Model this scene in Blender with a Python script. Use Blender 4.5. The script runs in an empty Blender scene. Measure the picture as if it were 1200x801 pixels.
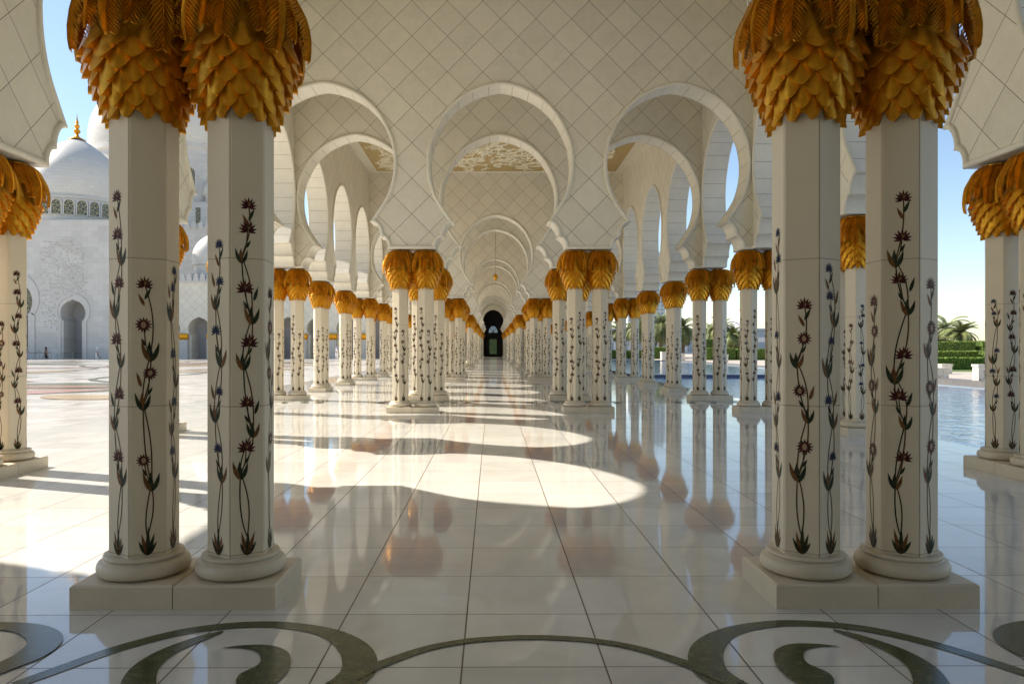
import bpy, math, random
from mathutils import Vector, Matrix
random.seed(7)
R = math.radians
PI = math.pi
SC = bpy.context.scene
COL = SC.collection

# ------------------------------------------------------------------ layout
EYE = 1.6
F = 860.0; VX = 576.5; HY = 407.0
CX = 0.21                      # centre line of the nave
S = 4.32                       # bay width
A3 = 13.40                     # length of a large bay
D0 = 4.80                      # first pair of columns
PER = A3 + S
T = 0.32                       # half wall thickness
def wall_y(k):                 # k = 0,3,4,7,8,11 ... positions along the arcade
    n, r = divmod(k, 4)
    return D0 + n * PER + r * A3 / 3.0
def G(px, py):                 # photo pixel -> point of the floor
    d = F * EYE / (py - HY)
    return ((px - VX) / F * d, d)
def P(px, py, d):
    return ((px - VX) / F * d, d, EYE + (HY - py) / F * d)

# ------------------------------------------------------------------ mesh helpers
class MB:
    def __init__(s):
        s.v = []; s.f = []; s.m = []; s.uv = {}
    def face(s, idx, m=0, uv=None):
        s.f.append(tuple(idx)); s.m.append(m)
        if uv: s.uv[len(s.f) - 1] = uv
    def add(s, pts, m=0, uv=None):
        n = len(s.v); s.v.extend([tuple(p) for p in pts])
        s.face(range(n, n + len(pts)), m, uv)
    def box(s, x0, x1, y0, y1, z0, z1, m=0, skip=''):
        n = len(s.v)
        s.v += [(x0,y0,z0),(x1,y0,z0),(x1,y1,z0),(x0,y1,z0),(x0,y0,z1),(x1,y0,z1),(x1,y1,z1),(x0,y1,z1)]
        for key, q in (('b',(3,2,1,0)),('t',(4,5,6,7)),('s',(0,1,5,4)),('e',(1,2,6,5)),('n',(2,3,7,6)),('w',(3,0,4,7))):
            if key not in skip: s.face([n + i for i in q], m)
    def lathe(s, prof, n=32, m=0, c=(0,0,0), cap=False, a0=0.0):
        b = len(s.v)
        for r, z in prof:
            for i in range(n):
                a = a0 + 2*PI*i/n
                s.v.append((c[0]+r*math.cos(a), c[1]+r*math.sin(a), c[2]+z))
        for j in range(len(prof)-1):
            for i in range(n):
                i2 = (i+1) % n
                s.face((b+j*n+i, b+j*n+i2, b+(j+1)*n+i2, b+(j+1)*n+i), m)
        if cap:
            s.face([b+(len(prof)-1)*n+i for i in range(n)], m)
            s.face([b+i for i in reversed(range(n))], m)
    def tube(s, pts, rad, n=6, m=0, caps=True):
        b = len(s.v); pts = [Vector(p) for p in pts]
        for i, p in enumerate(pts):
            t = (pts[min(i+1,len(pts)-1)] - pts[max(i-1,0)]).normalized()
            u = t.cross(Vector((0,0,1)))
            if u.length < 1e-3: u = Vector((1,0,0))
            u.normalize(); w = t.cross(u)
            r = rad[i] if isinstance(rad, (list,tuple)) else rad
            for k in range(n):
                a = 2*PI*k/n
                s.v.append(tuple(p + u*(r*math.cos(a)) + w*(r*math.sin(a))))
        for i in range(len(pts)-1):
            for k in range(n):
                k2 = (k+1) % n
                s.face((b+i*n+k, b+i*n+k2, b+(i+1)*n+k2, b+(i+1)*n+k), m)
        if caps:
            s.face([b+k for k in reversed(range(n))], m)
            s.face([b+(len(pts)-1)*n+k for k in range(n)], m)
    def mesh(s, name, mats, sharp=35):
        me = bpy.data.meshes.new(name)
        me.from_pydata(s.v, [], s.f)
        for m in mats: me.materials.append(m)
        me.polygons.foreach_set('material_index', s.m)
        if s.uv:
            ul = me.uv_layers.new(name='UVMap')
            for fi, uvs in s.uv.items():
                p = me.polygons[fi]
                for li, uv in zip(p.loop_indices, uvs): ul.data[li].uv = uv
        me.update()
        if sharp:
            me.polygons.foreach_set('use_smooth', [True]*len(me.polygons))
            try: me.set_sharp_from_angle(angle=R(sharp))
            except Exception: pass
        return me

def obj(name, me, parent=None, loc=(0,0,0), rz=0.0):
    o = bpy.data.objects.new(name, me); COL.objects.link(o)
    o.location = loc; o.rotation_euler = (0,0,rz)
    if parent: o.parent = parent
    return o
def tag(o, label, cat, group=None):
    o['label'] = label; o['category'] = cat; o['kind'] = 'thing'
    if group: o['group'] = group
    return o
def struct(o):
    o['kind'] = 'structure'; return o

# ------------------------------------------------------------------ material helpers
class NT:
    def __init__(s, name):
        s.mat = bpy.data.materials.new(name); s.mat.use_nodes = True
        s.t = s.mat.node_tree; s.n = s.t.nodes; s.l = s.t.links
        s.bsdf = s.n['Principled BSDF']
    def node(s, typ, **kw):
        nd = s.n.new(typ)
        for k, v in kw.items(): setattr(nd, k, v)
        return nd
    def put(s, sock, val):
        if isinstance(val, bpy.types.NodeSocket): s.l.new(val, sock)
        else: sock.default_value = val
    def math(s, op, a, b=0.0, c=0.0, clamp=False):
        nd = s.node('ShaderNodeMath', operation=op); nd.use_clamp = clamp
        s.put(nd.inputs[0], a); s.put(nd.inputs[1], b); s.put(nd.inputs[2], c)
        return nd.outputs[0]
    def xyz(s, kind='Object'):
        tc = s.node('ShaderNodeTexCoord'); sp = s.node('ShaderNodeSeparateXYZ')
        s.l.new(tc.outputs[kind], sp.inputs[0]); s.tc = tc
        return sp.outputs
    def comb(s, x, y, z=0.0):
        nd = s.node('ShaderNodeCombineXYZ')
        for i, v in enumerate((x,y,z)): s.put(nd.inputs[i], v)
        return nd.outputs[0]
    def noise(s, vec, scale, detail=4, rough=.55, dist=0.0):
        nd = s.node('ShaderNodeTexNoise'); s.put(nd.inputs['Vector'], vec)
        nd.inputs['Scale'].default_value = scale; nd.inputs['Detail'].default_value = detail
        nd.inputs['Roughness'].default_value = rough; nd.inputs['Distortion'].default_value = dist
        return nd.outputs['Fac']
    def white(s, vec):
        nd = s.node('ShaderNodeTexWhiteNoise', noise_dimensions='3D'); s.put(nd.inputs['Vector'], vec)
        return nd.outputs['Value']
    def mix(s, fac, a, b):
        nd = s.node('ShaderNodeMix', data_type='RGBA'); s.put(nd.inputs[0], fac)
        s.put(nd.inputs[6], a); s.put(nd.inputs[7], b)
        return nd.outputs[2]
    def ramp(s, x, lo, hi, a=0.0, b=1.0):
        nd = s.node('ShaderNodeMapRange'); s.put(nd.inputs[0], x)
        for i, v in zip((1,2,3,4), (lo,hi,a,b)): s.put(nd.inputs[i], v)
        return nd.outputs[0]
    def scale(s, col, f):
        nd = s.node('ShaderNodeVectorMath', operation='SCALE'); s.put(nd.inputs[0], col); s.put(nd.inputs[3], f)
        return nd.outputs[0]
    def bump(s, h, strength=.3, dist=.01):
        nd = s.node('ShaderNodeBump'); nd.inputs['Strength'].default_value = strength
        nd.inputs['Distance'].default_value = dist; s.put(nd.inputs['Height'], h)
        s.l.new(nd.outputs[0], s.bsdf.inputs['Normal'])
    def out(s, color=None, rough=None, metal=None, spec=None, **kw):
        B = s.bsdf.inputs
        if color is not None: s.put(B['Base Color'], color)
        if rough is not None: s.put(B['Roughness'], rough)
        if metal is not None: s.put(B['Metallic'], metal)
        if spec is not None: s.put(B['Specular IOR Level'], spec)
        for k, v in kw.items(): s.put(B[k], v)
        return s.mat
    def groove(s, x, w):        # 1 on the joint, 0 elsewhere; joints at integers
        return s.math('LESS_THAN', s.math('PINGPONG', x, .5), w)

def rgb(r, g, b): return (r, g, b, 1.0)
MARBLE = rgb(.69, .648, .54)

def m_wall(diag=.864, off=8.74, name='wall_marble'):
    t = NT(name); x, y, z = t.xyz()
    z2 = t.math('SUBTRACT', z, off)
    a = t.math('DIVIDE', t.math('ADD', x, z2), diag); b = t.math('DIVIDE', t.math('SUBTRACT', x, z2), diag)
    g = t.math('MAXIMUM', t.groove(a, .0075), t.groove(b, .0075))
    idv = t.comb(t.math('FLOOR', a), t.math('FLOOR', b), 3.1)
    w = t.white(idv)
    va = t.comb(t.math('ADD', x, t.math('MULTIPLY', w, 40)), y, z)
    vein = t.noise(va, 1.3, 6, .6, 1.2); fine = t.noise(va, 9, 4)
    f = t.math('ADD', t.ramp(w, 0, 1, .945, 1.03), t.math('ADD', t.ramp(vein, .3, .7, -.05, .04), t.ramp(fine, .3, .7, -.025, .025)))
    c = t.scale(MARBLE[:3], f)
    c = t.mix(g, c, rgb(.16, .125, .085))
    t.bump(t.math('ADD', t.math('MULTIPLY', g, -1.0), t.math('MULTIPLY', fine, .05)), .5, .006)
    return t.out(c, t.ramp(vein, .3, .7, .32, .45), spec=.4)

def m_plain(name='smooth_marble', col=MARBLE, rough=.35, uvj=0.0):
    t = NT(name); x, y, z = t.xyz()
    v = t.comb(x, y, z)
    vein = t.noise(v, 2.2, 6, .6, 1.0); fine = t.noise(v, 22, 3)
    f = t.math('ADD', t.ramp(vein, .3, .7, .93, 1.03), t.ramp(fine, .3, .7, -.02, .02))
    c = t.scale(col[:3], f)
    h = t.math('MULTIPLY', fine, .1)
    if uvj:
        u = t.node('ShaderNodeUVMap'); sp = t.node('ShaderNodeSeparateXYZ'); t.l.new(u.outputs[0], sp.inputs[0])
        g = t.groove(t.math('DIVIDE', sp.outputs[0], uvj), .012)
        c = t.mix(g, c, rgb(.2, .16, .11)); h = t.math('SUBTRACT', h, g)
    t.bump(h, .3, .005)
    return t.out(c, rough, spec=.45)

def m_shaft():
    t = NT('shaft_marble'); x, y, z = t.xyz()
    oi = t.node('ShaderNodeObjectInfo')
    v = t.comb(t.math('ADD', x, t.math('MULTIPLY', oi.outputs['Random'], 30)), y, z)
    vein = t.noise(v, 2.0, 6, .6, 1.0); spot = t.noise(v, 14, 5, .65)
    f = t.math('ADD', t.ramp(vein, .3, .7, .965, 1.015), t.ramp(spot, .68, .8, 0, -.07))
    c = t.scale((.68, .59, .44), f)
    g = t.groove(t.math('DIVIDE', t.math('SUBTRACT', z, .30), .93), .0035)
    c = t.mix(t.math('MULTIPLY', g, .6), c, rgb(.24, .18, .12))
    t.bump(t.math('MULTIPLY', g, -1), .4, .004)
    return t.out(c, t.ramp(vein, .3, .7, .42, .55), spec=.28)

def m_floor():
    t = NT('polished_floor'); x, y, z = t.xyz()
    u = t.math('ADD', t.math('DIVIDE', t.math('SUBTRACT', x, CX), .72), .5)
    w = t.math('DIVIDE', t.math('SUBTRACT', y, 4.41), .73)
    gx = t.groove(u, .006); gy = t.groove(w, .005)
    g = t.math('MAXIMUM', gx, gy)
    idv = t.comb(t.math('FLOOR', u), t.math('FLOOR', w), 1.7)
    r = t.white(idv)
    v = t.comb(t.math('ADD', x, t.math('MULTIPLY', r, 50)), y, t.math('MULTIPLY', r, 9))
    vein = t.noise(v, 1.1, 7, .62, 1.8); fine = t.noise(v, 30, 3)
    f = t.math('ADD', t.ramp(r, 0, 1, .91, 1.04), t.ramp(vein, .3, .7, -.085, .05))
    c = t.scale((.70, .68, .62), f)
    c = t.mix(g, c, rgb(.10, .06, .03))
    smear = t.noise(t.comb(x, y, 0), .9, 5, .6)
    rough = t.math('ADD', t.ramp(smear, .35, .7, .03, .075), t.math('MULTIPLY', g, .5))
    und = t.noise(t.comb(x, y, 0), 2.4, 2)
    t.bump(t.math('ADD', t.math('MULTIPLY', g, -1.0), t.math('MULTIPLY', und, .25)), .09, .004)
    return t.out(c, rough, spec=.65, IOR=1.55)

def m_court():
    t = NT('courtyard_marble'); x, y, z = t.xyz()
    gx = t.groove(t.math('DIVIDE', x, 1.2), .004); gy = t.groove(t.math('DIVIDE', y, 1.2), .004)
    g = t.math('MAXIMUM', gx, gy)
    r = t.white(t.comb(t.math('FLOOR', t.math('DIVIDE', x, 1.2)), t.math('FLOOR', t.math('DIVIDE', y, 1.2)), .4))
    v = t.comb(x, y, t.math('MULTIPLY', r, 9))
    vein = t.noise(v, .7, 6, .6, 1.2)
    c = t.scale((.60, .57, .52), t.math('ADD', t.ramp(r, 0, 1, .93, 1.04), t.ramp(vein, .3, .7, -.06, .04)))
    c = t.mix(g, c, rgb(.25, .2, .15))
    return t.out(c, t.ramp(vein, .3, .7, .12, .25), spec=.5)

def m_color(name, col, rough=.3, metal=0.0, var=.12, scale=25, spec=.5):
    t = NT(name); x, y, z = t.xyz('Object')
    n = t.noise(t.comb(x, y, z), scale, 5, .65)
    c = t.scale(col, t.ramp(n, .3, .7, 1-var, 1+var))
    return t.out(c, rough, metal, spec)

def m_gold():
    t = NT('gilded_capital'); x, y, z = t.xyz()
    v = t.comb(x, y, z)
    n = t.noise(v, 14, 5, .6); n2 = t.noise(v, 60, 3)
    c = t.mix(t.ramp(n, .3, .7), rgb(.53, .22, .007), rgb(.80, .375, .018))
    t.bump(t.math('ADD', t.math('MULTIPLY', n, .6), t.math('MULTIPLY', n2, .15)), .10, .006)
    return t.out(c, t.ramp(n2, .3, .7, .30, .38), .70, .5)

def m_blocks(name, col, bw=1.4, bh=.6, dark=.8, rough=.5):
    t = NT(name); x, y, z = t.xyz()
    b = t.node('ShaderNodeTexBrick'); h = t.math('ADD', x, t.math('MULTIPLY', y, .37))
    t.put(b.inputs['Vector'], t.comb(h, z, 0)); b.inputs['Scale'].default_value = 1
    b.inputs['Brick Width'].default_value = bw; b.inputs['Row Height'].default_value = bh
    b.inputs['Mortar Size'].default_value = .018; b.inputs['Mortar Smooth'].default_value = .1
    b.inputs['Color1'].default_value = rgb(*[v*.9 for v in col]); b.inputs['Color2'].default_value = rgb(*[v*1.04 for v in col])
    b.inputs['Mortar'].default_value = rgb(*[v*dark for v in col])
    n = t.noise(t.comb(x, y, z), .25, 5)
    c = t.node('ShaderNodeVectorMath', operation='SCALE'); t.l.new(b.outputs['Color'], c.inputs[0]); t.put(c.inputs[3], t.ramp(n, .3, .7, .93, 1.05))
    return t.out(c.outputs[0], rough, spec=.35)

def m_dome(name, col):
    t = NT(name); x, y, z = t.xyz()
    ang = t.math('ARCTAN2', y, x)
    b = t.node('ShaderNodeTexBrick')
    t.put(b.inputs['Vector'], t.comb(t.math('MULTIPLY', ang, 6.5), z, 0)); b.inputs['Scale'].default_value = 1
    b.inputs['Brick Width'].default_value = .9; b.inputs['Row Height'].default_value = .5
    b.inputs['Mortar Size'].default_value = .02
    b.inputs['Color1'].default_value = rgb(*[v*.95 for v in col]); b.inputs['Color2'].default_value = rgb(*[v*1.03 for v in col])
    b.inputs['Mortar'].default_value = rgb(*[v*.84 for v in col])
    return t.out(b.outputs['Color'], .45, spec=.4)

def m_water():
    t = NT('pool_water'); x, y, z = t.xyz()
    n = t.noise(t.comb(t.math('MULTIPLY', x, 1.0), t.math('MULTIPLY', y, .8), 0), 2.2, 4, .6, .6)
    n2 = t.noise(t.comb(x, y, 1), .35, 2)
    t.bump(t.math('ADD', n, t.math('MULTIPLY', n2, .4)), .55, .06)
    return t.out(rgb(.42, .61, .78), .06, spec=.7, IOR=1.42)

def m_leaf(name, a, b, scale=9):
    t = NT(name); x, y, z = t.xyz()
    n = t.noise(t.comb(x, y, z), scale, 4, .7)
    g = t.node('ShaderNodeNewGeometry')
    f = t.math('ADD', t.math('MULTIPLY', n, .6), t.math('MULTIPLY', g.outputs['Random Per Island'], .5))
    c = t.mix(t.ramp(f, .3, .8), rgb(*a), rgb(*b))
    return t.out(c, .55, spec=.3)

def m_tower(name, wall, glass, w, h):
    t = NT(name); x, y, z = t.xyz()
    u = t.math('PINGPONG', t.math('DIVIDE', x, w), .5); v = t.math('PINGPONG', t.math('DIVIDE', z, h), .5)
    m = t.math('MULTIPLY', t.math('GREATER_THAN', u, .18), t.math('GREATER_THAN', v, .16))
    return t.out(t.mix(m, rgb(*wall), rgb(*glass)), .4)

def m_lattice():
    t = NT('lattice_window'); x, y, z = t.xyz()
    vo = t.node('ShaderNodeTexVoronoi', feature='DISTANCE_TO_EDGE'); t.put(vo.inputs['Vector'], t.comb(x, y, z)); vo.inputs['Scale'].default_value = 2.6
    m = t.math('LESS_THAN', vo.outputs['Distance'], .07)
    n = t.noise(t.comb(x, y, z), 1.7, 2)
    g = t.mix(t.ramp(n, .4, .6), rgb(.03, .05, .06), rgb(.05, .09, .08))
    return t.out(t.mix(m, g, rgb(.42, .32, .14)), .3)

def m_hole():
    t = NT('carved_block'); x, y, z = t.xyz()
    vo = t.node('ShaderNodeTexVoronoi'); t.put(vo.inputs['Vector'], t.comb(x, y, z)); vo.inputs['Scale'].default_value = 9
    m = t.math('LESS_THAN', vo.outputs['Distance'], .28)
    return t.out(t.mix(m, rgb(.72, .66, .57), rgb(.3, .24, .19)), .5)

M = dict(
    wall=m_wall(), plain=m_plain(), soffit=m_plain('soffit_marble', uvj=.42), shaft=m_shaft(), base=m_plain('base_marble', rgb(.62,.535,.40), rough=.5),
    floor=m_floor(), court=m_court(), gold=m_gold(), water=m_water(),
    far_wall=m_blocks('pale_stone_blocks', (.56, .545, .51)), far_plain=m_plain('pale_stone', rgb(.54, .525, .49), .5),
    diamond=m_wall(1.3, 5.0, 'far_diamond_tiles'),
    dome=m_dome('dome_stone', (.60, .58, .53)),
    green=m_color('green_marble', (.056, .070, .026), .2, var=.6, scale=16, spec=.5),
    stem=m_color('inlay_stem', (.085, .05, .016), .5, scale=40, spec=.2), leaf=m_color('inlay_leaf', (.026, .034, .014), .5, var=.7, scale=45, spec=.2),
    ochre=m_color('inlay_ochre', (.16, .07, .02), .5, var=.6, scale=45, spec=.2), plum=m_color('inlay_plum', (.075, .016, .013), .5, var=.7, scale=60, spec=.2),
    blue=m_color('inlay_blue', (.028, .034, .07), .5, var=.6, scale=60, spec=.2), pale=m_color('inlay_pale', (.34, .24, .15), .5, var=.4, scale=60, spec=.2),
    groove=m_color('dark_joint', (.10, .07, .045), .8),
    relief=m_color('ivory_relief', (.72, .66, .50), .6, scale=8), gground=m_color('ochre_ceiling_ground', (.40, .29, .12), .7, scale=5),
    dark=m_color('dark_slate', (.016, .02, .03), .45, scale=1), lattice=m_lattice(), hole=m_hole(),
    bluetile=m_color('blue_mosaic', (.015, .03, .12), .25, var=.5, scale=12), kerb=m_color('dark_kerb_stone', (.13, .115, .105), .5, scale=3),
    deck=m_color('deck_stone', (.45, .39, .32), .6, scale=.6), sand=m_color('sand', (.46, .38, .28), .9, scale=.08), lawn=m_color('lawn', (.09, .14, .03), .9, scale=3),
    hedge=m_leaf('hedge_leaves', (.07, .14, .016), (.26, .34, .05)), hedgecore=m_color('hedge_core', (.045, .085, .014), .9),
    palm=m_leaf('palm_leaves', (.07, .11, .03), (.24, .25, .09), 3), bark=m_color('palm_bark', (.16, .11, .07), .9, var=.4, scale=9),
    poolbed=m_color('pool_bed', (.16, .34, .42), .6),
    white=m_color('white_cloth', (.8, .8, .78), .8), black=m_color('black_cloth', (.015, .015, .018), .8), lilac=m_color('lilac_cloth', (.45, .36, .55), .8),
    skin=m_color('skin', (.35, .2, .13), .6), metal=m_color('pole_metal', (.45, .4, .3), .4, .6),
    towerA=m_tower('tower_facade', (.55, .58, .6), (.24, .31, .38), 3.2, 3.4), towerB=m_tower('glass_tower_facade', (.42, .5, .56), (.2, .3, .38), 4.0, 3.6),
)

# ------------------------------------------------------------------ arch profile (half pier width, height)
def catmull(pts, n):
    out = []
    for i in range(len(pts)-1):
        p0 = pts[max(i-1,0)]; p1 = pts[i]; p2 = pts[i+1]; p3 = pts[min(i+2,len(pts)-1)]
        for k in range(n):
            t = k/n
            out.append(tuple(.5*((2*p1[j]) + (-p0[j]+p2[j])*t + (2*p0[j]-5*p1[j]+4*p2[j]-p3[j])*t*t + (-p0[j]+3*p1[j]-3*p2[j]+p3[j])*t**3) for j in range(len(p1))))
    out.append(tuple(pts[-1])); return out
ZF = 4.0
def profile(half, foot=1.0, n=6):
    """list of (half width, z) from the foot of the pier up to the apex of the arch beside it"""
    pts = [(.575, ZF), (.575, 4.06)]
    for i in range(1, 9):
        a = PI*.5*i/8; pts.append((.785 - .21*math.cos(a), 4.06 + .245*math.sin(a)))
    for i in range(0, 9):
        a = PI*.5*i/8; pts.append((1.015 - .262*math.cos(a), 4.315 + .345*math.sin(a)))
    pts = [(.575 + (h - .575), z) for h, z in pts]
    arch = [(1.015,4.66),(.795,4.97),(.585,5.32),(.468,5.72),(.435,6.10),(.462,6.42),(.545,6.74),(.80,7.23),(1.16,7.61),(1.58,7.85),(1.90,7.955),(2.16,8.0)]
    arch = catmull(arch, n)[1:]
    pts += arch
    k = (half - .435) / (2.16 - .435)
    return [((h if z < 6.1 else .435 + (h-.435)*k), z) for h, z in pts]

def sweep(mb, path, yface, sgn, m=0, closed=False):
    """rounded moulding running along the edge of a pier on the face y = yface"""
    sec = [(-.004,-.004),(-.004,.022),(.012,.042),(.04,.05),(.066,.042),(.08,.022),(.086,-.004)]
    n = len(path); b = len(mb.v)
    for i, (u, z) in enumerate(path):
        def tan(a, c):
            d = (path[c][0]-path[a][0], path[c][1]-path[a][1]); L = math.hypot(*d) or 1; return d[0]/L, d[1]/L
        t1 = tan(max(i-1,0), max(i,1)); t2 = tan(min(i,n-2), min(i+1,n-1))
        n1 = (-t1[1], t1[0]); n2 = (-t2[1], t2[0])
        nx, nz = n1[0]+n2[0], n1[1]+n2[1]; L = math.hypot(nx, nz) or 1; nx /= L; nz /= L
        c = max(.45, nx*n1[0]+nz*n1[1])
        for s, d in sec:
            mb.v.append((u + nx*s/c, yface + sgn*d, z + nz*s/c))
    k = len(sec)
    for i in range(n-1):
        for j in range(k-1):
            q = (b+i*k+j, b+i*k+j+1, b+(i+1)*k+j+1, b+(i+1)*k+j)
            mb.face(q if sgn > 0 else q[::-1], m)

def arcade(piers, top, t=T):
    """piers: (u, left half span or None, right half span or None, clip left, clip right) -> wall mesh, moulding meshes"""
    body = MB(); mould = []
    for (u, hl, hr, ul, ur) in piers:
        left = [(u - h, z) for h, z in profile(hl)] if hl else [(ul, ZF), (ul, top)]
        right = [(u + h, z) for h, z in profile(hr)] if hr else [(ur, ZF), (ur, top)]
        poly = list(right) + ([] if not hr else [(u+hr, top)]) + ([(u-hl, top)] if hl else [(ul, top)]) + list(reversed(left if hl else left[:1]))
        if not hr: poly = [(ur, ZF), (ur, top)] + ([(u-hl, top)] if hl else [(ul, top)]) + list(reversed(left))
        n0 = len(body.v)
        for (x, z) in poly: body.v.append((x, -t, z))
        for (x, z) in poly: body.v.append((x, t, z))
        n = len(poly)
        body.face(range(n0, n0+n), 0); body.face(reversed(range(n0+n, n0+2*n)), 0)
        def soffit(pth, flip):
            b = len(body.v); L = 0; ls = []
            for i, (x, z) in enumerate(pth):
                if i: L += math.hypot(x-pth[i-1][0], z-pth[i-1][1])
                ls.append(L); body.v += [(x, -t, z), (x, t, z)]
            for i in range(len(pth)-1):
                q = [b+2*i, b+2*i+1, b+2*i+3, b+2*i+2]; uv = [(ls[i],0),(ls[i],1),(ls[i+1],1),(ls[i+1],0)]
                if flip: q.reverse(); uv.reverse()
                body.face(q, 1, uv)
        if hr: soffit(right, False)
        if hl: soffit(left, True)
        xl = left[0][0]; xr = right[0][0]
        body.add([(xl,-t,ZF),(xl,t,ZF),(xr,t,ZF),(xr,-t,ZF)], 1, [(.1,0)]*4)
        if not hl: body.add([(ul,t,ZF),(ul,-t,ZF),(ul,-t,top),(ul,t,top)], 0)
        if not hr: body.add([(ur,-t,ZF),(ur,t,ZF),(ur,t,top),(ur,-t,top)], 0)
        pth = (list(reversed(left)) if hl else [(ul, ZF)]) + (list(right) if hr else [(ur, ZF)])
        mm = MB(); sweep(mm, pth, -t, -1); sweep(mm, pth, t, 1)
        mould.append(mm)
    return body, mould

XL, XR = CX - 1.5*S, CX + 1.5*S
TOP = 10.06
NPER = 7
WK = [k for n in range(0, NPER) for k in (4*n, 4*n+3)] + [4*NPER]
WK = [-1] + WK
WK = sorted(set(WK)); KEND = 4*NPER - 1
WK = [k for k in WK if k <= KEND]
ORD = ['first','second','third','fourth','fifth','sixth','seventh','eighth','ninth','tenth','eleventh','twelfth','thirteenth','fourteenth','fifteenth',
       'sixteenth','seventeenth','eighteenth','nineteenth','twentieth','twenty-first','twenty-second','twenty-third','twenty-fourth','twenty-fifth','twenty-sixth','twenty-seventh','twenty-eighth','twenty-ninth','thirtieth']

# transverse walls
xi0, xi1 = -1.5*S + T, 1.5*S - T
body, mould = arcade([(-1.5*S, None, S/2, -1.5*S+T+.002, 0), (-.5*S, S/2, S/2, 0, 0), (.5*S, S/2, S/2, 0, 0), (1.5*S, S/2, None, 0, 1.5*S-T-.002)], TOP)
for p in body.v: pass
wall_me = body.mesh('cross_wall', [M['wall'], M['soffit']])
mould_me = [m.mesh('moulding', [M['plain']], 50) for m in mould]
for i, k in enumerate(WK):
    w = obj('arcade_wall', wall_me, None, (CX, wall_y(k), 0))
    j = [q for q in WK if q >= 3].index(k) if k >= 3 else None
    lab = ('diamond tiled marble cross wall with three keyhole arches, the %s along the walkway' % ORD[j]) if j is not None else \
          ('marble cross wall resting on the %s' % ('nearest column pairs' if k == 0 else 'piers behind the camera'))
    tag(w, lab, 'wall', 'cross walls of the arcade')
    for mm in mould_me: obj('pier_moulding', mm, w)

# long outer walls
ks = list(range(-1, KEND+1))
def long_wall(x, flip, label):
    piers = []
    for i, k in enumerate(ks):
        y = wall_y(k)
        hl = (y - wall_y(k-1))/2 if i else None
        hr = (wall_y(k+1) - y)/2 if i < len(ks)-1 else None
        piers.append((y, hl, hr, y - .6, y + .6))
    b, mo = arcade(piers, 11.0)
    me = b.mesh('long_wall', [M['wall'], M['soffit']])
    o = obj('arcade_wall', me, None, (x, 0, 0), PI/2)
    tag(o, label, 'wall')
    for (pr, mm) in zip(piers, mo):
        if pr[0] > 0: obj('pier_moulding', mm.mesh('moulding', [M['plain']], 50), o)
long_wall(XL, False, 'long arched marble wall between the arcade and the sunlit courtyard')
long_wall(XR, True, 'long arched marble wall between the arcade and the blue pool')

# roof over everything (opaque, casts the shade)
YB, YE = -4.2, wall_y(KEND)
mb = MB(); mb.box(XL-T-.2, XR+T+.2, YB, YE + 14, 11.004, 11.5)
struct(obj('roof', mb.mesh('roof', [M['plain']], 0)))
# unseen wall added behind the camera to keep sky light off the near columns
mb = MB(); mb.box(XL-T, XR+T, YB-.4, YB-.003, 0, 11.0)
ye0 = wall_y(-1) - .603
mb.box(XL-T, XL+T, YB, ye0, 0, 11.0); mb.box(XR-T, XR+T, YB, ye0, 0, 11.0)
tag(obj('light_block_wall', mb.mesh('light_block_wall', [M['wall']], 0)), 'unseen plain marble wall added behind the camera to block sky light', 'wall')
# flat ceilings between the walls
def bay_ceiling(k0, k1):
    y0, y1 = wall_y(k0)+T+.003, wall_y(k1)-T-.003
    mb = MB(); mb.box(XL+T+.003, XR-T-.003, y0, y1, TOP, TOP+.3)
    return struct(obj('ceiling', mb.mesh('ceiling', [M['plain']], 0)))
for a, b in zip(WK[:-1], WK[1:]): bay_ceiling(a, b)

# carved ceiling panels of the large bays
def relief_panel():
    W, L = 3*S - 2*T - .9, A3 - 2*T - .9
    rnd = random.Random(5); mb = MB()
    def ribbon(pts, w, m=0):
        b = len(mb.v); n = len(pts)
        for i, (x, y) in enumerate(pts):
            x2, y2 = pts[min(i+1,n-1)]; x1, y1 = pts[max(i-1,0)]
            d = math.hypot(x2-x1, y2-y1) or 1; nx, ny = -(y2-y1)/d, (x2-x1)/d
            ww = w*(1-.75*i/n)
            mb.v += [(x+nx*ww, y+ny*ww, 0), (x+nx*ww*.5, y+ny*ww*.5, -.05), (x-nx*ww*.5, y-ny*ww*.5, -.05), (x-nx*ww, y-ny*ww, 0)]
        for i in range(n-1):
            for j in range(3): mb.face((b+4*i+j, b+4*i+4+j, b+4*i+5+j, b+4*i+1+j), m)
    def leaf(x, y, a, l):
        c, s = math.cos(a), math.sin(a); b = len(mb.v); w = l*.28
        pts = [(0,0,0),(l*.35,w,0),(l*.7,w*.7,0),(l,0,0),(l*.7,-w*.7,0),(l*.35,-w,0),(l*.5,0,-.06)]
        mb.v += [(x+c*p-s*q, y+s*p+c*q, r) for p, q, r in pts]
        for i in range(6): mb.face((b+i, b+6, b+(i+1)%6))
    for _ in range(330):
        x, y = rnd.uniform(-W/2+.3, W/2-.3), rnd.uniform(-L/2+.3, L/2-.3); a = rnd.uniform(0, 6.28)
        r = rnd.uniform(.35, .75); sg = rnd.choice((-1,1)); pts = []
        for i in range(26):
            t = i/25; rr = r*(1-t*.85); ang = a + sg*t*5.2
            pts.append((x + rr*math.cos(ang), y + rr*math.sin(ang)))
        pts = [(min(max(p,-W/2),W/2), min(max(q,-L/2),L/2)) for p, q in pts]
        ribbon(pts, .05)
        for i in (3, 8, 13, 18, 25):
            px, py = pts[i]
            if abs(px) < W/2-.2 and abs(py) < L/2-.2: leaf(px, py, a + sg*i/25*5.2 + rnd.choice((.2, 2.6)), rnd.uniform(.14, .26))
    return mb.mesh('carving', [M['relief']], 40), W, L
carv, PW, PL = relief_panel()
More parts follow.
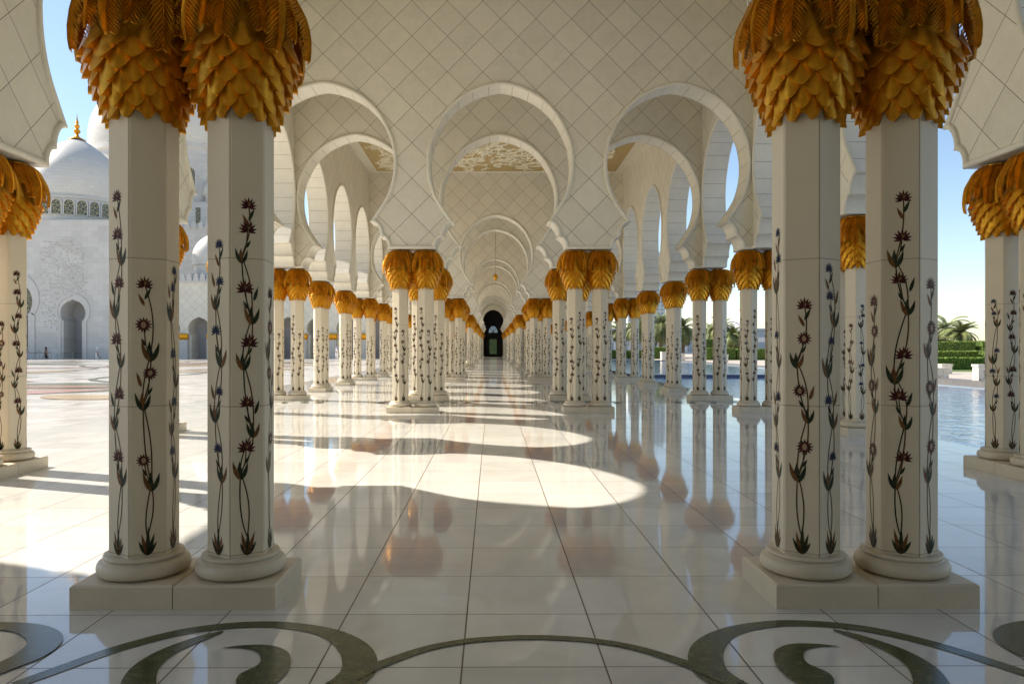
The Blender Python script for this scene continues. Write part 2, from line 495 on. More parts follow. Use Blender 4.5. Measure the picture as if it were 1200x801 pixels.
for j, k in enumerate((4, 8, 12)):
    yc = (wall_y(k) + wall_y(k+3))/2
    mb = MB(); mb.box(-PW/2, PW/2, -PL/2, PL/2, -.03, -.003)
    o = obj('ceiling_panel', mb.mesh('ceiling_panel', [M['gground']], 0), None, (CX, yc, TOP))
    tag(o, 'ochre ceiling panel with ivory carved vines over the %s large bay down the arcade' % ORD[j], 'ceiling panel', 'carved ceiling panels')
    obj('vine_relief', carv, o, (0,0,-.031))

# ------------------------------------------------------------------ columns
HXR = .212                                     # circumradius of the hexagonal shaft
def plinth_mesh():
    mb = MB(); a = .3115; c = .012; h = .148
    rings = [(a, 0), (a, h-c), (a-c, h)]
    b = 0
    for r, z in rings: mb.v += [(-r,-r,z),(r,-r,z),(r,r,z),(-r,r,z)]
    for j in range(2):
        for i in range(4):
            i2 = (i+1) % 4; mb.face((4*j+i, 4*j+i2, 4*j+4+i2, 4*j+4+i))
    mb.face((8,9,10,11)); mb.face((3,2,1,0))
    return mb.mesh('plinth', [M['base']], 30)
def ring_mesh():
    mb = MB()
    pr = [(.255,.149),(.268,.153)]
    for i in range(13):
        a = -PI/2 + PI*i/12; pr.append((.272 + .034*math.cos(a), .198 + .044*math.sin(a)))
    pr += [(.262,.246),(.258,.252)]
    for i in range(7):
        a = -PI/2 + PI*i/6; pr.append((.25 + .014*math.cos(a), .268 + .014*math.sin(a)))
    pr += [(.19,.284)]
    pr = [(r*.925 if r > .2 else r, z) for r, z in pr]
    mb.lathe(pr, 48, 0)
    # joint between the two half rings
    return mb.mesh('base_ring', [M['base']], 40)
def shaft_mesh():
    mb = MB(); c = .010; loop = []; dark = set()
    for i in range(6):
        a = PI/6 + i*PI/3
        vx, vy = HXR*math.cos(a), HXR*math.sin(a)
        d1, d2 = a - (PI/2 + PI/6), a + (PI/2 + PI/6)
        loop.append((vx + c*math.cos(d1), vy + c*math.sin(d1)))
        if i in (4, 1):                        # slab joint on two edges: a narrow dark groove
            for q in (.42, .58):
                loop.append((vx + c*math.cos(d1)*(1-q) + c*math.cos(d2)*q, vy + c*math.sin(d1)*(1-q) + c*math.sin(d2)*q))
                if q == .42:
                    dark |= {len(loop)-1, len(loop)}; loop.append((vx*.955, vy*.955))
        loop.append((vx + c*math.cos(d2), vy + c*math.sin(d2)))
    b = len(loop)
    for z in (.275, 3.12): mb.v += [(x, y, z) for x, y in loop]
    for i in range(b):
        i2 = (i+1) % b; mb.face((i, i2, b+i2, b+i), 1 if i in dark else 0)
    return mb.mesh('shaft', [M['shaft'], M['groove']], 20)

def inlay_mesh(var):
    """flower sprays inlaid in the six faces of a shaft"""
    MAT = ['stem','leaf','ochre','plum','blue','pale']
    mb = MB(); ap = HXR*math.cos(PI/6)
    plan = {'A': {0:('blue',2.1), 3:('daisy',1.9), 4:('plum',2.55), 5:('daisy',2.0), 1:('blue',2.3), 2:('plum',2.4)},
            'B': {0:('daisy',1.95), 3:('plum',2.3), 4:('blue',2.25), 5:('plum',2.5), 1:('daisy',1.9), 2:('blue',2.2)},
            'D': {0:('blue',2.1), 3:('daisy',1.9), 4:('plum',2.55), 5:('daisy',2.0), 1:('plum',2.2), 2:('blue',2.4)},
            'E': {0:('daisy',2.1), 3:('blue',2.2), 4:('plum',2.3), 5:('blue',2.45), 1:('daisy',2.3), 2:('plum',1.9)},
            'C': {0:('plum',2.4), 3:('blue',2.35), 4:('daisy',1.87), 5:('blue',2.1), 1:('plum',2.5), 2:('daisy',2.0)}}[var]
    for fk, (kind, ztop) in plan.items():
        rnd = random.Random(fk*11 + ord(var)); a = fk*PI/3
        nx, ny = math.cos(a), math.sin(a); tx, ty = -ny, nx
        lay = [0]
        def put(pts, m, lift):
            d = ap + .0012 + lift*.0004
            mb.add([(nx*d + tx*u, ny*d + ty*u, v) for u, v in pts], MAT.index(m))
        def stem(pts, w, m='stem', lift=0):
            n = len(pts)
            for i in range(n-1):
                (u1,v1),(u2,v2) = pts[i], pts[i+1]
                put([(u1-w,v1),(u1+w,v1),(u2+w,v2),(u2-w,v2)], m, lift)
        def leaf(u, v, ang, l, w, m, bend=0.0, lift=1):
            L, Rr = [], []; w *= .82
            for i in range(7):
                t = i/6; ww = w*math.sin(PI*min(1,t*1.0)**.75)*(1-.25*t)
                an = ang + bend*t; cu = u + l*t*math.sin(ang + bend*t*.5); cv = v + l*t*math.cos(ang + bend*t*.5)
                L.append((cu - ww*math.cos(an), cv + ww*math.sin(an))); Rr.append((cu + ww*math.cos(an), cv - ww*math.sin(an)))
            for i in range(6): put([L[i], Rr[i], Rr[i+1], L[i+1]], m, lift)
        def flower(u, v, r, kd):
            if kd == 'daisy':
                n = 13
                for i in range(n):
                    leaf(u, v, 2*PI*i/n, r*1.05, r*.23, 'plum' if i % 2 else 'leaf' if i % 3 == 0 else 'plum', 0, 3)
                pts = [(u + r*.62*math.cos(q*PI/8), v + r*.62*math.sin(q*PI/8)) for q in range(16)]; put(pts, 'plum', 4)
                pts = [(u + r*.30*math.cos(q*PI/5), v + r*.42*math.sin(q*PI/5)) for q in range(10)]; put(pts, 'pale', 5)
            else:
                col = 'plum' if kd == 'plum' else 'blue'
                for i, an in enumerate((-115,-85,-55,-28,0,28,55,85,115)):
                    leaf(u, v - r*.25, R(an), r*(1.35 - .0022*abs(an)), r*.24, col, R(-.18*an) if kd == 'plum' else 0, 3)
                leaf(u, v - r*.2, 0, r*.75, r*.13, 'ochre' if kd == 'plum' else 'blue', 0, 5)
                leaf(u, v - r*.2, .5, r*.6, r*.09, 'pale' if kd == 'plum' else 'blue', 0, 5)
        def calyx(u, v, s, mode):
            ms = (('leaf','ochre','leaf'), ('leaf','leaf','ochre'), ('ochre','leaf','leaf'))[mode % 3]
            leaf(u, v, -.15, .125*s, .022*s, ms[1], .2, 1)
            leaf(u, v, R(-34), .135*s, .019*s, ms[0], R(26), 2)
            leaf(u, v, R(36), .125*s, .019*s, ms[2], R(-30), 2)
        z0 = .288; H = ztop - z0
        # foot leaves
        for an, l, m in ((-34,.13,'leaf'),(-16,.19,'ochre'),(2,.2,'leaf'),(20,.17,'ochre' if kind != 'daisy' else 'leaf'),(40,.12,'leaf')):
            leaf(0, z0+.003, R(an), l*.85*rnd.uniform(.85,1.1), .017, m, R(-an*.35), 2)
        nn = max(4, round(H/.40)); step = (H-.12)/nn
        side = rnd.choice((-1,1)); px = 0.0; pz = z0 + .12; cuts = [0] + sorted(min(max((i+1 + rnd.uniform(-.2,.2))/nn, 0), 1) for i in range(nn-1)) + [1]
        fr = .054 if kind != 'blue' else .043
        for i in range(nn):
            top = i == nn-1
            nz = z0 + .12 + (H-.12)*cuts[i+1]; tgt = side*rnd.uniform(.018,.042)*(1 if not top else .4); bw = rnd.uniform(.016,.032)
            # two stems bowing apart and meeting again
            for sg, cmul in ((1,1.0),(-1,.8)):
                if top and sg < 0: continue
                pts = []
                for q in range(13):
                    t = q/12; bow = bw*cmul*math.sin(PI*t**(1.0 if sg > 0 else .8))*sg
                    pts.append((px + (tgt-px)*t + bow, pz + (nz-pz-.0)*t))
                stem(pts, .0042, 'stem' if kind != 'plum' else ('stem' if sg > 0 else 'leaf'))
            if not top:
                calyx(tgt, nz-.05, rnd.uniform(.78, 1.1), i + fk + rnd.randrange(2))
                # flower on a short side stem
                fu = tgt - side*rnd.uniform(.035,.05); fv = nz + rnd.uniform(.13,.19)
                stem([(tgt, nz-.02), (tgt - side*.028, nz+.06), (fu, fv)], .0036)
                leaf(tgt - side*.026, nz+.05, R(-side*30), .06, .012, 'leaf', 0, 2)
                flower(fu, fv, fr*rnd.uniform(.78, 1.0), kind)
                if i % 2: leaf(tgt + side*.01, nz+.10, R(side*16), .10, .014, 'ochre' if kind != 'plum' else 'leaf', 0, 2)
            else:
                leaf(tgt, nz-.10, R(25), .09, .014, 'leaf', 0, 2); leaf(tgt, nz-.14, R(-25), .09, .014, 'ochre', 0, 2)
                flower(tgt, nz+.0, fr*.85, kind if kind != 'daisy' else 'plum')
            px, pz = tgt, nz; side = -side
    return mb.mesh('flower_inlay', [M[m] for m in MAT], 0)

ZC0 = 3.02                                      # underside of the capital
def bulb_r(z):                                  # radius of the scaly bulb at height above ZC0
    pts = [(0,.212),(.06,.228),(.14,.260),(.24,.306),(.34,.340),(.44,.362),(.56,.368),(.70,.345),(.84,.29),(.97,.24)]
    for (a, ra), (b, rb) in zip(pts[:-1], pts[1:]):
        if z <= b: return ra + (rb-ra)*(z-a)/(b-a)
    return pts[-1][1]
def capital_mesh():
    mb = MB()
    mb.lathe([(.16,.055),(.19,.06)] + [(bulb_r(z)-.035, z) for z in (.08,.1,.2,.3,.4,.5,.62,.76,.9)] + [(.24,.955)], 36, 0, (0,0,ZC0))
    n = 12; rows = 7; dz = .066
    rnd = random.Random(3)
    for r in range(rows):
        zc = .088 + r*dz; off = .5*(r % 2)
        for i in range(n):
            th = 2*PI*(i+off)/n
            hh = .094; wa = PI/n*.96
            R0 = bulb_r(max(0,zc)); jit = rnd.uniform(-.004,.004)
            def pt(du, dv, out):                # du in [-1,1], dv in [-1,1]
                z = zc + dv*hh; rad = bulb_r(max(0,z)) + out + jit
                a = th + du*wa
                return (rad*math.cos(a), rad*math.sin(a), ZC0 + z)
            T_ = pt(0, 1, -.034)
            C_ = pt(0, -.06, .006)
            LO = [(-1,.08,-.024),(-.86,-.22,-.004),(-.56,-.60,.022),(-.24,-.86,.037),(0,-.92,.041),(.24,-.86,.037),(.56,-.60,.022),(.86,-.22,-.004),(1,.08,-.024)]
            lo = [pt(*q) for q in LO]
            hi = [pt(-.56,.52,-.026), pt(.56,.52,-.026)]
            b = len(mb.v); mb.v += [T_, C_] + lo + hi; nl = len(lo)      # 0 top, 1 centre, rim, shoulders
            for q in range(nl-1): mb.face((b+1, b+2+q, b+3+q))
            h0, h1 = b+2+nl, b+3+nl
            mb.face((b+1, h0, b+2)); mb.face((b+1, b+1+nl, h1)); mb.face((b+1, b, h0)); mb.face((b+1, h1, b))
            b2 = len(mb.v)                      # thick underside lip
            for du, dv, _ in LO: mb.v.append(pt(du*.93, dv + .16, -.05))
            for q in range(nl-1): mb.face((b+2+q, b2+q, b2+q+1, b+3+q))
    return mb.mesh('capital', [M['gold']], 42)
def frond_mesh():
    mb = MB(); rnd = random.Random(9)
    def frond(th, rmax, ztip, wid, nl, tilt):
        # midrib: from the top outwards, then drooping
        lift = rmax; key = [(.10,.972),(.20,.962),(.295+lift*.5,.905),(bulb_r(.80)+.035+lift,.80),(bulb_r(.70)+.045+lift,.70),(bulb_r(ztip+.12)+.045+lift,ztip+.12),(bulb_r(ztip)+.045+lift*.8,ztip)]
        mid = catmull([(r, z) for r, z in key], 4)
        L = len(mid)-1
        def at(t):
            x = t*L; i = min(int(x), L-1); f = x - i
            return (mid[i][0]*(1-f) + mid[i+1][0]*f, mid[i][1]*(1-f) + mid[i+1][1]*f)
        cr = (math.cos(th), math.sin(th)); ct = (-cr[1], cr[0])
        def W(r, z, s): # radial r, height z, sideways s (wraps round the bulb a little)
            r2 = r - s*s*4.2
            s2 = s + tilt*max(0,(.9-z))
            return (cr[0]*r2 + ct[0]*s2, cr[1]*r2 + ct[1]*s2, ZC0 + z)
        for i in range(10):                     # midrib ridge
            (r1,z1),(r2,z2) = at(.12 + .87*i/10), at(.12 + .87*(i+1)/10)
            w1, w2 = .008*(1-.06*i), .008*(1-.06*(i+1))
            mb.add([W(r1,z1,-w1), W(r1+.018,z1+.004,0), W(r2+.018,z2+.004,0), W(r2,z2,-w2)])
            mb.add([W(r1+.018,z1+.004,0), W(r1,z1,w1), W(r2,z2,w2), W(r2+.018,z2+.004,0)])
        for i in range(12):
            ta, tb = .10 + .82*i/12, .10 + .82*(i+1)/12
            for sg in (-1, 1):
                q4 = []
                for tt, inn in ((ta,1),(ta,0),(tb,0),(tb,1)):
                    r, z = at(tt); ww = 0 if inn else wid*.8*math.sin(PI*min(1, (tt*.93+.07))**.8)**.65
                    q4.append(W(r - .008, z, sg*ww))
                mb.add(q4)
        for sg in (-1, 1):
            for i in range(nl):
                t = .10 + .86*i/(nl-1)
                env = math.sin(PI*min(1, (t*.93+.07))**.8)**.65
                ln = wid*env*rnd.uniform(.92,1.06) + .012
                t2 = min(1.0, t + .075 + .03*env); dt = .37/nl
                def q(tt, s, lift):
                    r, z = at(max(0,min(1,tt))); return W(r + lift, z, sg*s)
                sag = -.010
                b = len(mb.v)
                mb.v += [q(t-dt, .003, 0), q(t, .003, .012), q(t+dt, .003, 0),
                         q(t-dt+(t2-t)*.6, ln*.62, sag*.4), q(t+(t2-t)*.6, ln*.62, .008), q(t+dt+(t2-t)*.6, ln*.62, sag*.4),
                         q(t2+.012, ln, sag)]
                mb.face((b,b+1,b+4,b+3)); mb.face((b+1,b+2,b+5,b+4)); mb.face((b+3,b+4,b+6)); mb.face((b+4,b+5,b+6))
    n = 9
    for i in range(n):
        frond(2*PI*(i+.5)/n + rnd.uniform(-.05,.05), .0, .50 + rnd.uniform(-.03,.03), .098, 28, rnd.uniform(-.10,.10))
    for i in range(n):
        frond(2*PI*i/n + rnd.uniform(-.06,.06), .026, .42 + rnd.uniform(-.05,.05), .092, 30, rnd.uniform(-.10,.10))
    return mb.mesh('palm_fronds', [M['gold']], 30)

ME = dict(plinth=plinth_mesh(), ring=ring_mesh(), shaft=shaft_mesh(), cap=capital_mesh(), frond=frond_mesh(),
          A=inlay_mesh('A'), B=inlay_mesh('B'), C=inlay_mesh('C'), D=inlay_mesh('D'), E=inlay_mesh('E'))
def seam_mesh():
    mb = MB()
    pr = [(.30,.17),(.307,.198),(.30,.226),(.275,.245)]
    for (r1,z1),(r2,z2) in zip(pr[:-1], pr[1:]):
        mb.add([(-.002,-r1,z1),(.002,-r1,z1),(.002,-r2,z2),(-.002,-r2,z2)])
    return mb.mesh('ring_joint', [M['groove']], 0)
rc = random.Random(21)
def column(x, y, rz, var, label, group):
    t = bpy.data.objects.new('palm_column', None); COL.objects.link(t)
    t.location = (x, y, 0); t.rotation_euler = (0,0,rz); t.empty_display_size = .2
    tag(t, label, 'column', group)
    obj('plinth', ME['plinth'], t); obj('base_ring', ME['ring'], t); obj('shaft', ME['shaft'], t)
    obj('flower_inlay', ME[var], t)
    c = obj('capital', ME['cap'], t, (0,0,0), rc.uniform(0, 6.28)); obj('palm_fronds', ME['frond'], c, (0,0,0), rc.uniform(0,6.28))
    return t
ROW = {0:'outer row beside the courtyard', 1:'inner row left of the walkway', 2:'inner row right of the walkway', 3:'outer row beside the pool'}
SP = .3145
cnt = {0:0, 1:0, 2:0, 3:0}
for k in range(0, KEND+1):
    y = wall_y(k); xp = k % 4 in (0, 3)
    for r in range(4):
        if not xp and r in (1, 2): continue
        if k == 0 and r in (0, 3): continue    # outside the frame
        x = CX + (r-1.5)*S
        n = cnt[r]; cnt[r] += 1
        for q, s in enumerate((-1, 1)):
            if k == 0: var = {(1,0):'A', (1,1):'B', (2,0):'C', (2,1):'D'}[(r, q)]
            else: var = rc.choice('ABCDE')
            if xp: lab = '%s gold-capped column of the %s pair in the %s' % (('left','right')[q], ORD[n], ROW[r]); px, py, rz = x + s*SP, y, 0
            else:  lab = '%s gold-capped column of the %s pair in the %s' % (('near','far')[q], ORD[n], ROW[r]); px, py, rz = x, y + s*SP, PI/2
            column(px, py, rz, var, lab, 'flower inlaid columns with gold palm capitals')

# ------------------------------------------------------------------ floor, inlay
mb = MB(); mb.box(XL-T-2.2, XR+1.09, YB-.4, YE+14, -.3, 0)
struct(obj('floor', mb.mesh('floor', [M['floor']], 0)))
def band(mb, pts, w, z, m=0):
    pts = catmull(pts, 8); n = len(pts); b = len(mb.v)
    for i, p in enumerate(pts):
        x1, y1 = pts[max(i-1,0)][:2]; x2, y2 = pts[min(i+1,n-1)][:2]; d = math.hypot(x2-x1,y2-y1) or 1
        nx, ny = -(y2-y1)/d, (x2-x1)/d; ww = p[2] if len(p) > 2 else w
        mb.v += [(p[0]+nx*ww, p[1]+ny*ww, z), (p[0]-nx*ww, p[1]-ny*ww, z)]
    for i in range(n-1): mb.face((b+2*i, b+2*i+1, b+2*i+3, b+2*i+2), m)
def GW(px, py, w): return G(px, py) + (w,)
# scrolls traced on one half, mirrored about the centre line
def half_scroll(mb, fl, z):
    def mir(p): return p if not fl else (2*CX - p[0],) + tuple(p[1:])
    def bnd(pts, z): band(mb, [mir(p) for p in pts], .03, z)
    # long stem sweeping up, over the loop and down its inner side
    bnd([GW(20,801,.040),GW(70,783,.042),GW(120,765,.043),GW(165,751.5,.045),GW(210,740.5,.046),GW(245,735,.046),GW(285,731.5,.045),GW(325,731.2,.045),GW(365,736,.05),GW(393,744,.062),GW(412,756,.080),GW(421,770,.088),GW(420,786,.088),GW(404,801,.085),GW(372,818,.07)], z)
    # inner side of the loop
    bnd([GW(168,818,.075),GW(163,801,.078),GW(170,783,.07),GW(190,767,.058),GW(215,755,.045),GW(240,746,.036),GW(262,739,.012)], z+.0008)
    # central arch
    c = [(CX - u, v, w) for u, v, w in ()]
    # comma
    outline = [(259,759),(280,756),(305,755),(324,757),(338,764),(341,774),(338,786),(328,797),(316,806),(300,812),(284,808),(277,799),(281,790),(292,784),(302,779),(306,773),(304,766),(296,761),(280,758.5)]
    pts = catmull([G(*p) for p in outline], 5)
    mb.add([mir((p[0], p[1])) + (z+.0012,) for p in (pts if not fl else pts[::-1])][::-1])
mb = MB()
half_scroll(mb, False, .004); half_scroll(mb, True, .004)
cen = [GW(392,803,.055),GW(420,790,.045),GW(450,777,.036),GW(500,760,.031),GW(550,751,.030),GW(600,747.5,.030)]
cen = [p for p in cen if p[0] < CX]
cen2 = [(2*CX - p[0], p[1], p[2]) for p in reversed(cen)]
band(mb, cen + [(CX, F*EYE/(747.3-HY), .030)] + cen2, .03, .0064)
# neighbouring loops at both sides
for fl in (False, True):
    ring = [GW(-60,742,.05),GW(-20,733,.05),GW(20,733.5,.06),GW(45,739,.075),GW(55,750,.085),GW(40,765,.085),GW(12,778,.07),GW(-30,795,.06)]
    ring = [(p if not fl else (2*CX-p[0],)+tuple(p[1:])) for p in ring]
    band(mb, ring, .03, .0072)
o = obj('floor_inlay', mb.mesh('floor_inlay', [M['green']], 0)); struct(o)
# the same scrolls between the next double walls
for k in (3, 7):
    me2 = o.data
    o2 = obj('floor_inlay', me2, None, (0, wall_y(k)-wall_y(-1), 0)); struct(o2)
    for dx in (-S, S): struct(obj('floor_inlay', me2, None, (dx, wall_y(k)-wall_y(-1), .0092)))

# ------------------------------------------------------------------ ground and courtyard
mb = MB(); mb.add([(-3000,-600,-.62),(3000,-600,-.62),(3000,5000,-.62),(-3000,5000,-.62)])
struct(obj('ground', mb.mesh('ground', [M['sand']], 0)))
XC = XL - T - 2.2
mb = MB(); mb.box(-160, XC-.002, -30, 190, -.35, -.003)
struct(obj('courtyard_floor', mb.mesh('courtyard_floor', [M['court']], 0)))
mats = [m_color('petal_brown', (.34,.22,.15), .2, scale=1), m_color('petal_olive', (.15,.16,.10), .2, scale=1), m_color('petal_ochre', (.46,.34,.2), .2, scale=1), m_color('petal_rose', (.45,.27,.22), .2, scale=1)]
mb = MB(); rp = random.Random(12)
zz = .0012
for i in range(170):
    x, y = rp.uniform(-95, -13), rp.uniform(24, 92); a = rp.choice((0, PI)) + rp.uniform(-.9, .9); l = rp.uniform(2.5, 9); w = l*rp.uniform(.12,.25)
    m = rp.randrange(4); zz += .00012
    L, Q = [], []
    for j in range(10):
        t = j/9; ww = w*math.sin(PI*t)**.8; b = a + .8*t
        cx, cy = x + l*t*math.cos(a+.4*t), y + l*t*math.sin(a+.4*t)
        L.append((cx - ww*math.sin(b), cy + ww*math.cos(b), zz)); Q.append((cx + ww*math.sin(b), cy - ww*math.cos(b), zz))
    for j in range(9): mb.add([L[j], Q[j], Q[j+1], L[j+1]], m)
for i in range(26):
    x, y = rp.uniform(-90,-14), rp.uniform(22,90); a = rp.uniform(0,6.28); pts = []
    zz += .00012
    for j in range(6):
        pts.append((x, y, .16)); a += rp.uniform(-.6,.6); x += 3.5*math.cos(a); y += 3.5*math.sin(a)
    pts = [p for p in pts if p[0] < XC-1.5 and p[1] < 100]
    if len(pts) > 2: band(mb, pts, .2, zz, 1)
struct(obj('courtyard_floor_inlay', mb.mesh('courtyard_inlay', mats, 0)))

# ------------------------------------------------------------------ mosque buildings beyond the courtyard
def keyhole(w, zs, zr, n=10):
    """outline of a keyhole opening, half profile (x, z) from floor to apex: jamb to zs, round head of radius zr"""
    pts = [(w, 0), (w, zs), (w*.92, zs+.12)]
    a0 = -.62
    for i in range(n+1):
        a = a0 + (PI/2-a0)*i/n
        pts.append((zr*math.cos(a)*(1 if a < 1.1 else 1), zs + .12 + zr*math.sin(-a0) + zr*math.sin(a) + (.10*zr if i == n else 0)))
    return pts
def facade(openings, x0, x1, z1, depth, m_face=0, m_in=1):
    """wall from x0 to x1 in the plane y=0 with keyhole recesses; openings: (centre, half width, spring, radius)"""
    mb = MB(); cur = x0; poly_b = []
    edges = sorted(openings)
    seg = [x0] + [(edges[i][0] + edges[i+1][0])/2 for i in range(len(edges)-1)] + [x1]
    for i, (c, w, zs, zr) in enumerate(edges):
        kp = keyhole(w, zs, zr)
        right = [(c + x, z) for x, z in kp]; left = [(c - x, z) for x, z in kp]
        r0, r1 = seg[i], seg[i+1]
        lp = [(r0,0)] + left + [(c, z1), (r0, z1)]
        rp_ = [(r1,0), (r1, z1), (c, z1)] + right[::-1]
        mb.add([(x,0,z) for x, z in lp], m_face); mb.add([(x,0,z) for x, z in rp_], m_face)
        for pth, fl in ((left, 1), (right, 0)):
            for (a, b) in zip(pth[:-1], pth[1:]):
                q = [(a[0],0,a[1]),(b[0],0,b[1]),(b[0],depth,b[1]),(a[0],depth,a[1])]
                mb.add(q if fl else q[::-1], m_face)
        # recess back
        bk = [(x, depth, z) for x, z in left] + [(x, depth, z) for x, z in right[::-1]]
        mb.add(bk, m_in)
    mb.add([(x0,0,z1),(x1,0,z1),(x1,depth+3,z1),(x0,depth+3,z1)], m_face)
    mb.add([(x1,0,0),(x1,depth+3,0),(x1,depth+3,z1),(x1,0,z1)], m_face)
    mb.add([(x0,depth+3,0),(x0,0,0),(x0,0,z1),(x0,depth+3,z1)], m_face)
    return mb
def crenels(mb, x0, x1, y, z, h, w, m=0):
    n = int((x1-x0)/w)
    for i in range(n):
        c = x0 + (i+.5)*w
        pts = [(-.42*w,0),(.42*w,0),(.42*w,.3*h),(.25*w,.42*h),(.38*w,.6*h),(0,h),(-.38*w,.6*h),(-.25*w,.42*h),(-.42*w,.3*h)]
        b = len(mb.v)
        mb.v += [(c+u, y, z+v) for u, v in pts] + [(c+u, y+.3, z+v) for u, v in pts]
        k = len(pts); mb.face(range(b, b+k), m); mb.face(reversed(range(b+k, b+2*k)), m)
        for j in range(k):
            j2 = (j+1) % k; mb.face((b+j, b+k+j, b+k+j2, b+j2), m)
def dome_profile(r, h, bulge=.05, tip=.10):
    pts = []
    for i in range(25):
        t = i/24; a = t*PI/2
        rr = r*(math.cos(a)**.92 + bulge*math.sin(2*a)*(1-t)); z = h*(math.sin(a)*(1-tip) + tip*t**3)
        pts.append((max(rr,.02), z))
    return pts
def finial(parent, z, s):
    mb = MB()
    pr = [(2.0*s,0),(1.9*s,.15*s),(1.0*s,.6*s),(.45*s,1.0*s),(.3*s,1.5*s),(.75*s,2.0*s),(.75*s,2.4*s),(.3*s,2.8*s),(.6*s,3.3*s),(.6*s,3.6*s),(.22*s,4.0*s),(.42*s,4.4*s),(.2*s,4.8*s),(.1*s,5.6*s),(.02*s,6.6*s)]
    mb.lathe(pr, 16, 0); o = obj('finial', mb.mesh('finial', [M['gold']], 40), parent, (0,0,z)); return o
def drum_windows(parent, r, z, w, h, n, a0=0, name='window'):
    for i in range(n):
        a = a0 + 2*PI*i/n
        if math.sin(a) > .35: continue
        mb = MB(); out = [(-w,0),(w,0)] + [(w*math.cos(q*PI/8), h - w + w*math.sin(q*PI/8)) for q in range(9)]
        b = len(mb.v); k = len(out)
        mb.v += [(u, -.2, v) for u, v in out] + [(u*1.28, -.2, v*1.06 if v > 0 else -.1) for u, v in out] + [(u*1.28, .3, v*1.06 if v > 0 else -.1) for u, v in out]
        mb.v += [(u, -.06, v) for u, v in out]
        for j in range(k):
            j2 = (j+1) % k
            mb.face((b+j, b+k+j, b+k+j2, b+j2), 0); mb.face((b+k+j, b+2*k+j, b+2*k+j2, b+k+j2), 0); mb.face((b+j2, b+3*k+j2, b+3*k+j, b+j), 0)
        mb.face([b+3*k+j for j in range(k)], 1)
        o = obj(name, mb.mesh('window', [M['far_plain'], M['lattice']], 30), parent, (r*math.cos(a), r*math.sin(a), z), a + PI/2)

# building with the tall doorway and the gold-tipped dome
D1 = 104.0; k1 = D1/F
bx = (98 - VX)*k1
gate = bpy.data.objects.new('prayer_hall', None); COL.objects.link(gate); gate.location = (bx, D1, 0)
tag(gate, 'pale stone hall with a tall keyhole doorway and a dome tipped by a gold finial', 'building')
def zz_at(py, d): return EYE + (HY-py)/F*d
ztop1 = zz_at(258, D1)
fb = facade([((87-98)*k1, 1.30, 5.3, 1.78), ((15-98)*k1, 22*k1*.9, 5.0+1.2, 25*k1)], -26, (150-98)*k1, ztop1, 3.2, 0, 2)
m_wallrel = m_blocks('carved_stone_blocks', (.56,.545,.51), 1.5, .75, .85)
# frame mouldings round the doorways
def door_frame(c, w, zs, zr, off, par, wd=.35):
    kp = keyhole(w+off, zs, zr+off); path = [(c-x, z) for x, z in kp] + [(c+x, z) for x, z in kp[::-1]][1:]
    mb = MB(); n = len(path)
    for i, (x, z) in enumerate(path):
        (x1, z1), (x2, z2) = path[max(i-1,0)], path[min(i+1,n-1)]
        d = math.hypot(x2-x1, z2-z1) or 1; nx, nz = -(z2-z1)/d*wd*.5, (x2-x1)/d*wd*.5
        mb.v += [(x+nx,.01,z+nz),(x+nx,-.12,z+nz),(x-nx,-.12,z-nz),(x-nx,.01,z-nz)]
    for i in range(n-1):
        for j in range(3): mb.face((4*i+j, 4*i+j+1, 4*i+j+5, 4*i+j+4))
    obj('door_frame', mb.mesh('door_frame', [M['far_plain']], 0), par)
door_frame((87-98)*k1, 1.30, 5.3, 1.78, .5, gate); door_frame((15-98)*k1, 22*k1*.9, 6.2, 25*k1, .7, gate, .6)
# dark keyhole sheet for the inner opening, its shade put into the colour
kp = keyhole(.5, 5.2, .74); mb = MB(); pth = [(-x, z) for x, z in kp] + [(x, z) for x, z in kp[::-1]]
mb.add([(x, 3.12, z) for x, z in pth]); mb.add([(x, 3.0, z) for x, z in pth])
o = obj('door', mb.mesh('dark_opening', [M['dark']], 0), gate, ((87-98)*k1 + .92, 0, 0))
# glazed screen in the big arch
mb = MB(); mb.box((15-98)*k1-2.4, (15-98)*k1+2.4, 1.3, 1.5, 0, 5.4, 1); mb.box((15-98)*k1-3.2, (15-98)*k1+3.2, 1.3, 1.5, 5.4, 12.5, 0)
obj('glazed_screen', mb.mesh('glazed_screen', [M['lattice'], M['dark']], 0), gate)
# carved vine relief on the wall
mb = fb; rr = random.Random(4)
for i in range(700):
    px = 98 - abs(rr.gauss(0, 22)) + 4; py = rr.uniform(282, 385)
    if rr.random() < .5: px = rr.uniform(48, 100 - (abs(py-330) > 45)*14)
    if 70 < px < 104 and py > 346: continue
    if px < 50: continue
    u = (px-98)*k1; v = zz_at(py, D1); a = rr.uniform(0, 6.28); l = rr.uniform(.18,.5); w = l*.3
    c, s = math.cos(a), math.sin(a); b = len(mb.v)
    for (p, q2, d) in ((0,0,.01),(l*.5,w,.01),(l,0,.01),(l*.5,-w,.01),(l*.5,0,-.10)): mb.v.append((u + c*p - s*q2, -.0+d*1 - .012, v + s*p + c*q2))
    for j in range(4): mb.face((b+j, b+4, b+(j+1)%4), 1)
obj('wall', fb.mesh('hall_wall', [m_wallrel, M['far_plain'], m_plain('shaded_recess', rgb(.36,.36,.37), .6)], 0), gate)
dcx = (92-VX)/F*(D1+8) - bx; dR = 6.3
mb = MB(); mb.lathe([(dR+.35,-1),(dR+.35,3.45),(dR+.55,3.5),(dR+.55,3.75),(dR+.2,3.8),(dR+.1,4.1)], 48, 0)
dr = obj('drum', mb.mesh('drum', [M['far_plain']], 30), gate, (dcx, 8.0, ztop1))
drum_windows(dr, dR+.35, 1.1, .62, 2.1, 26)
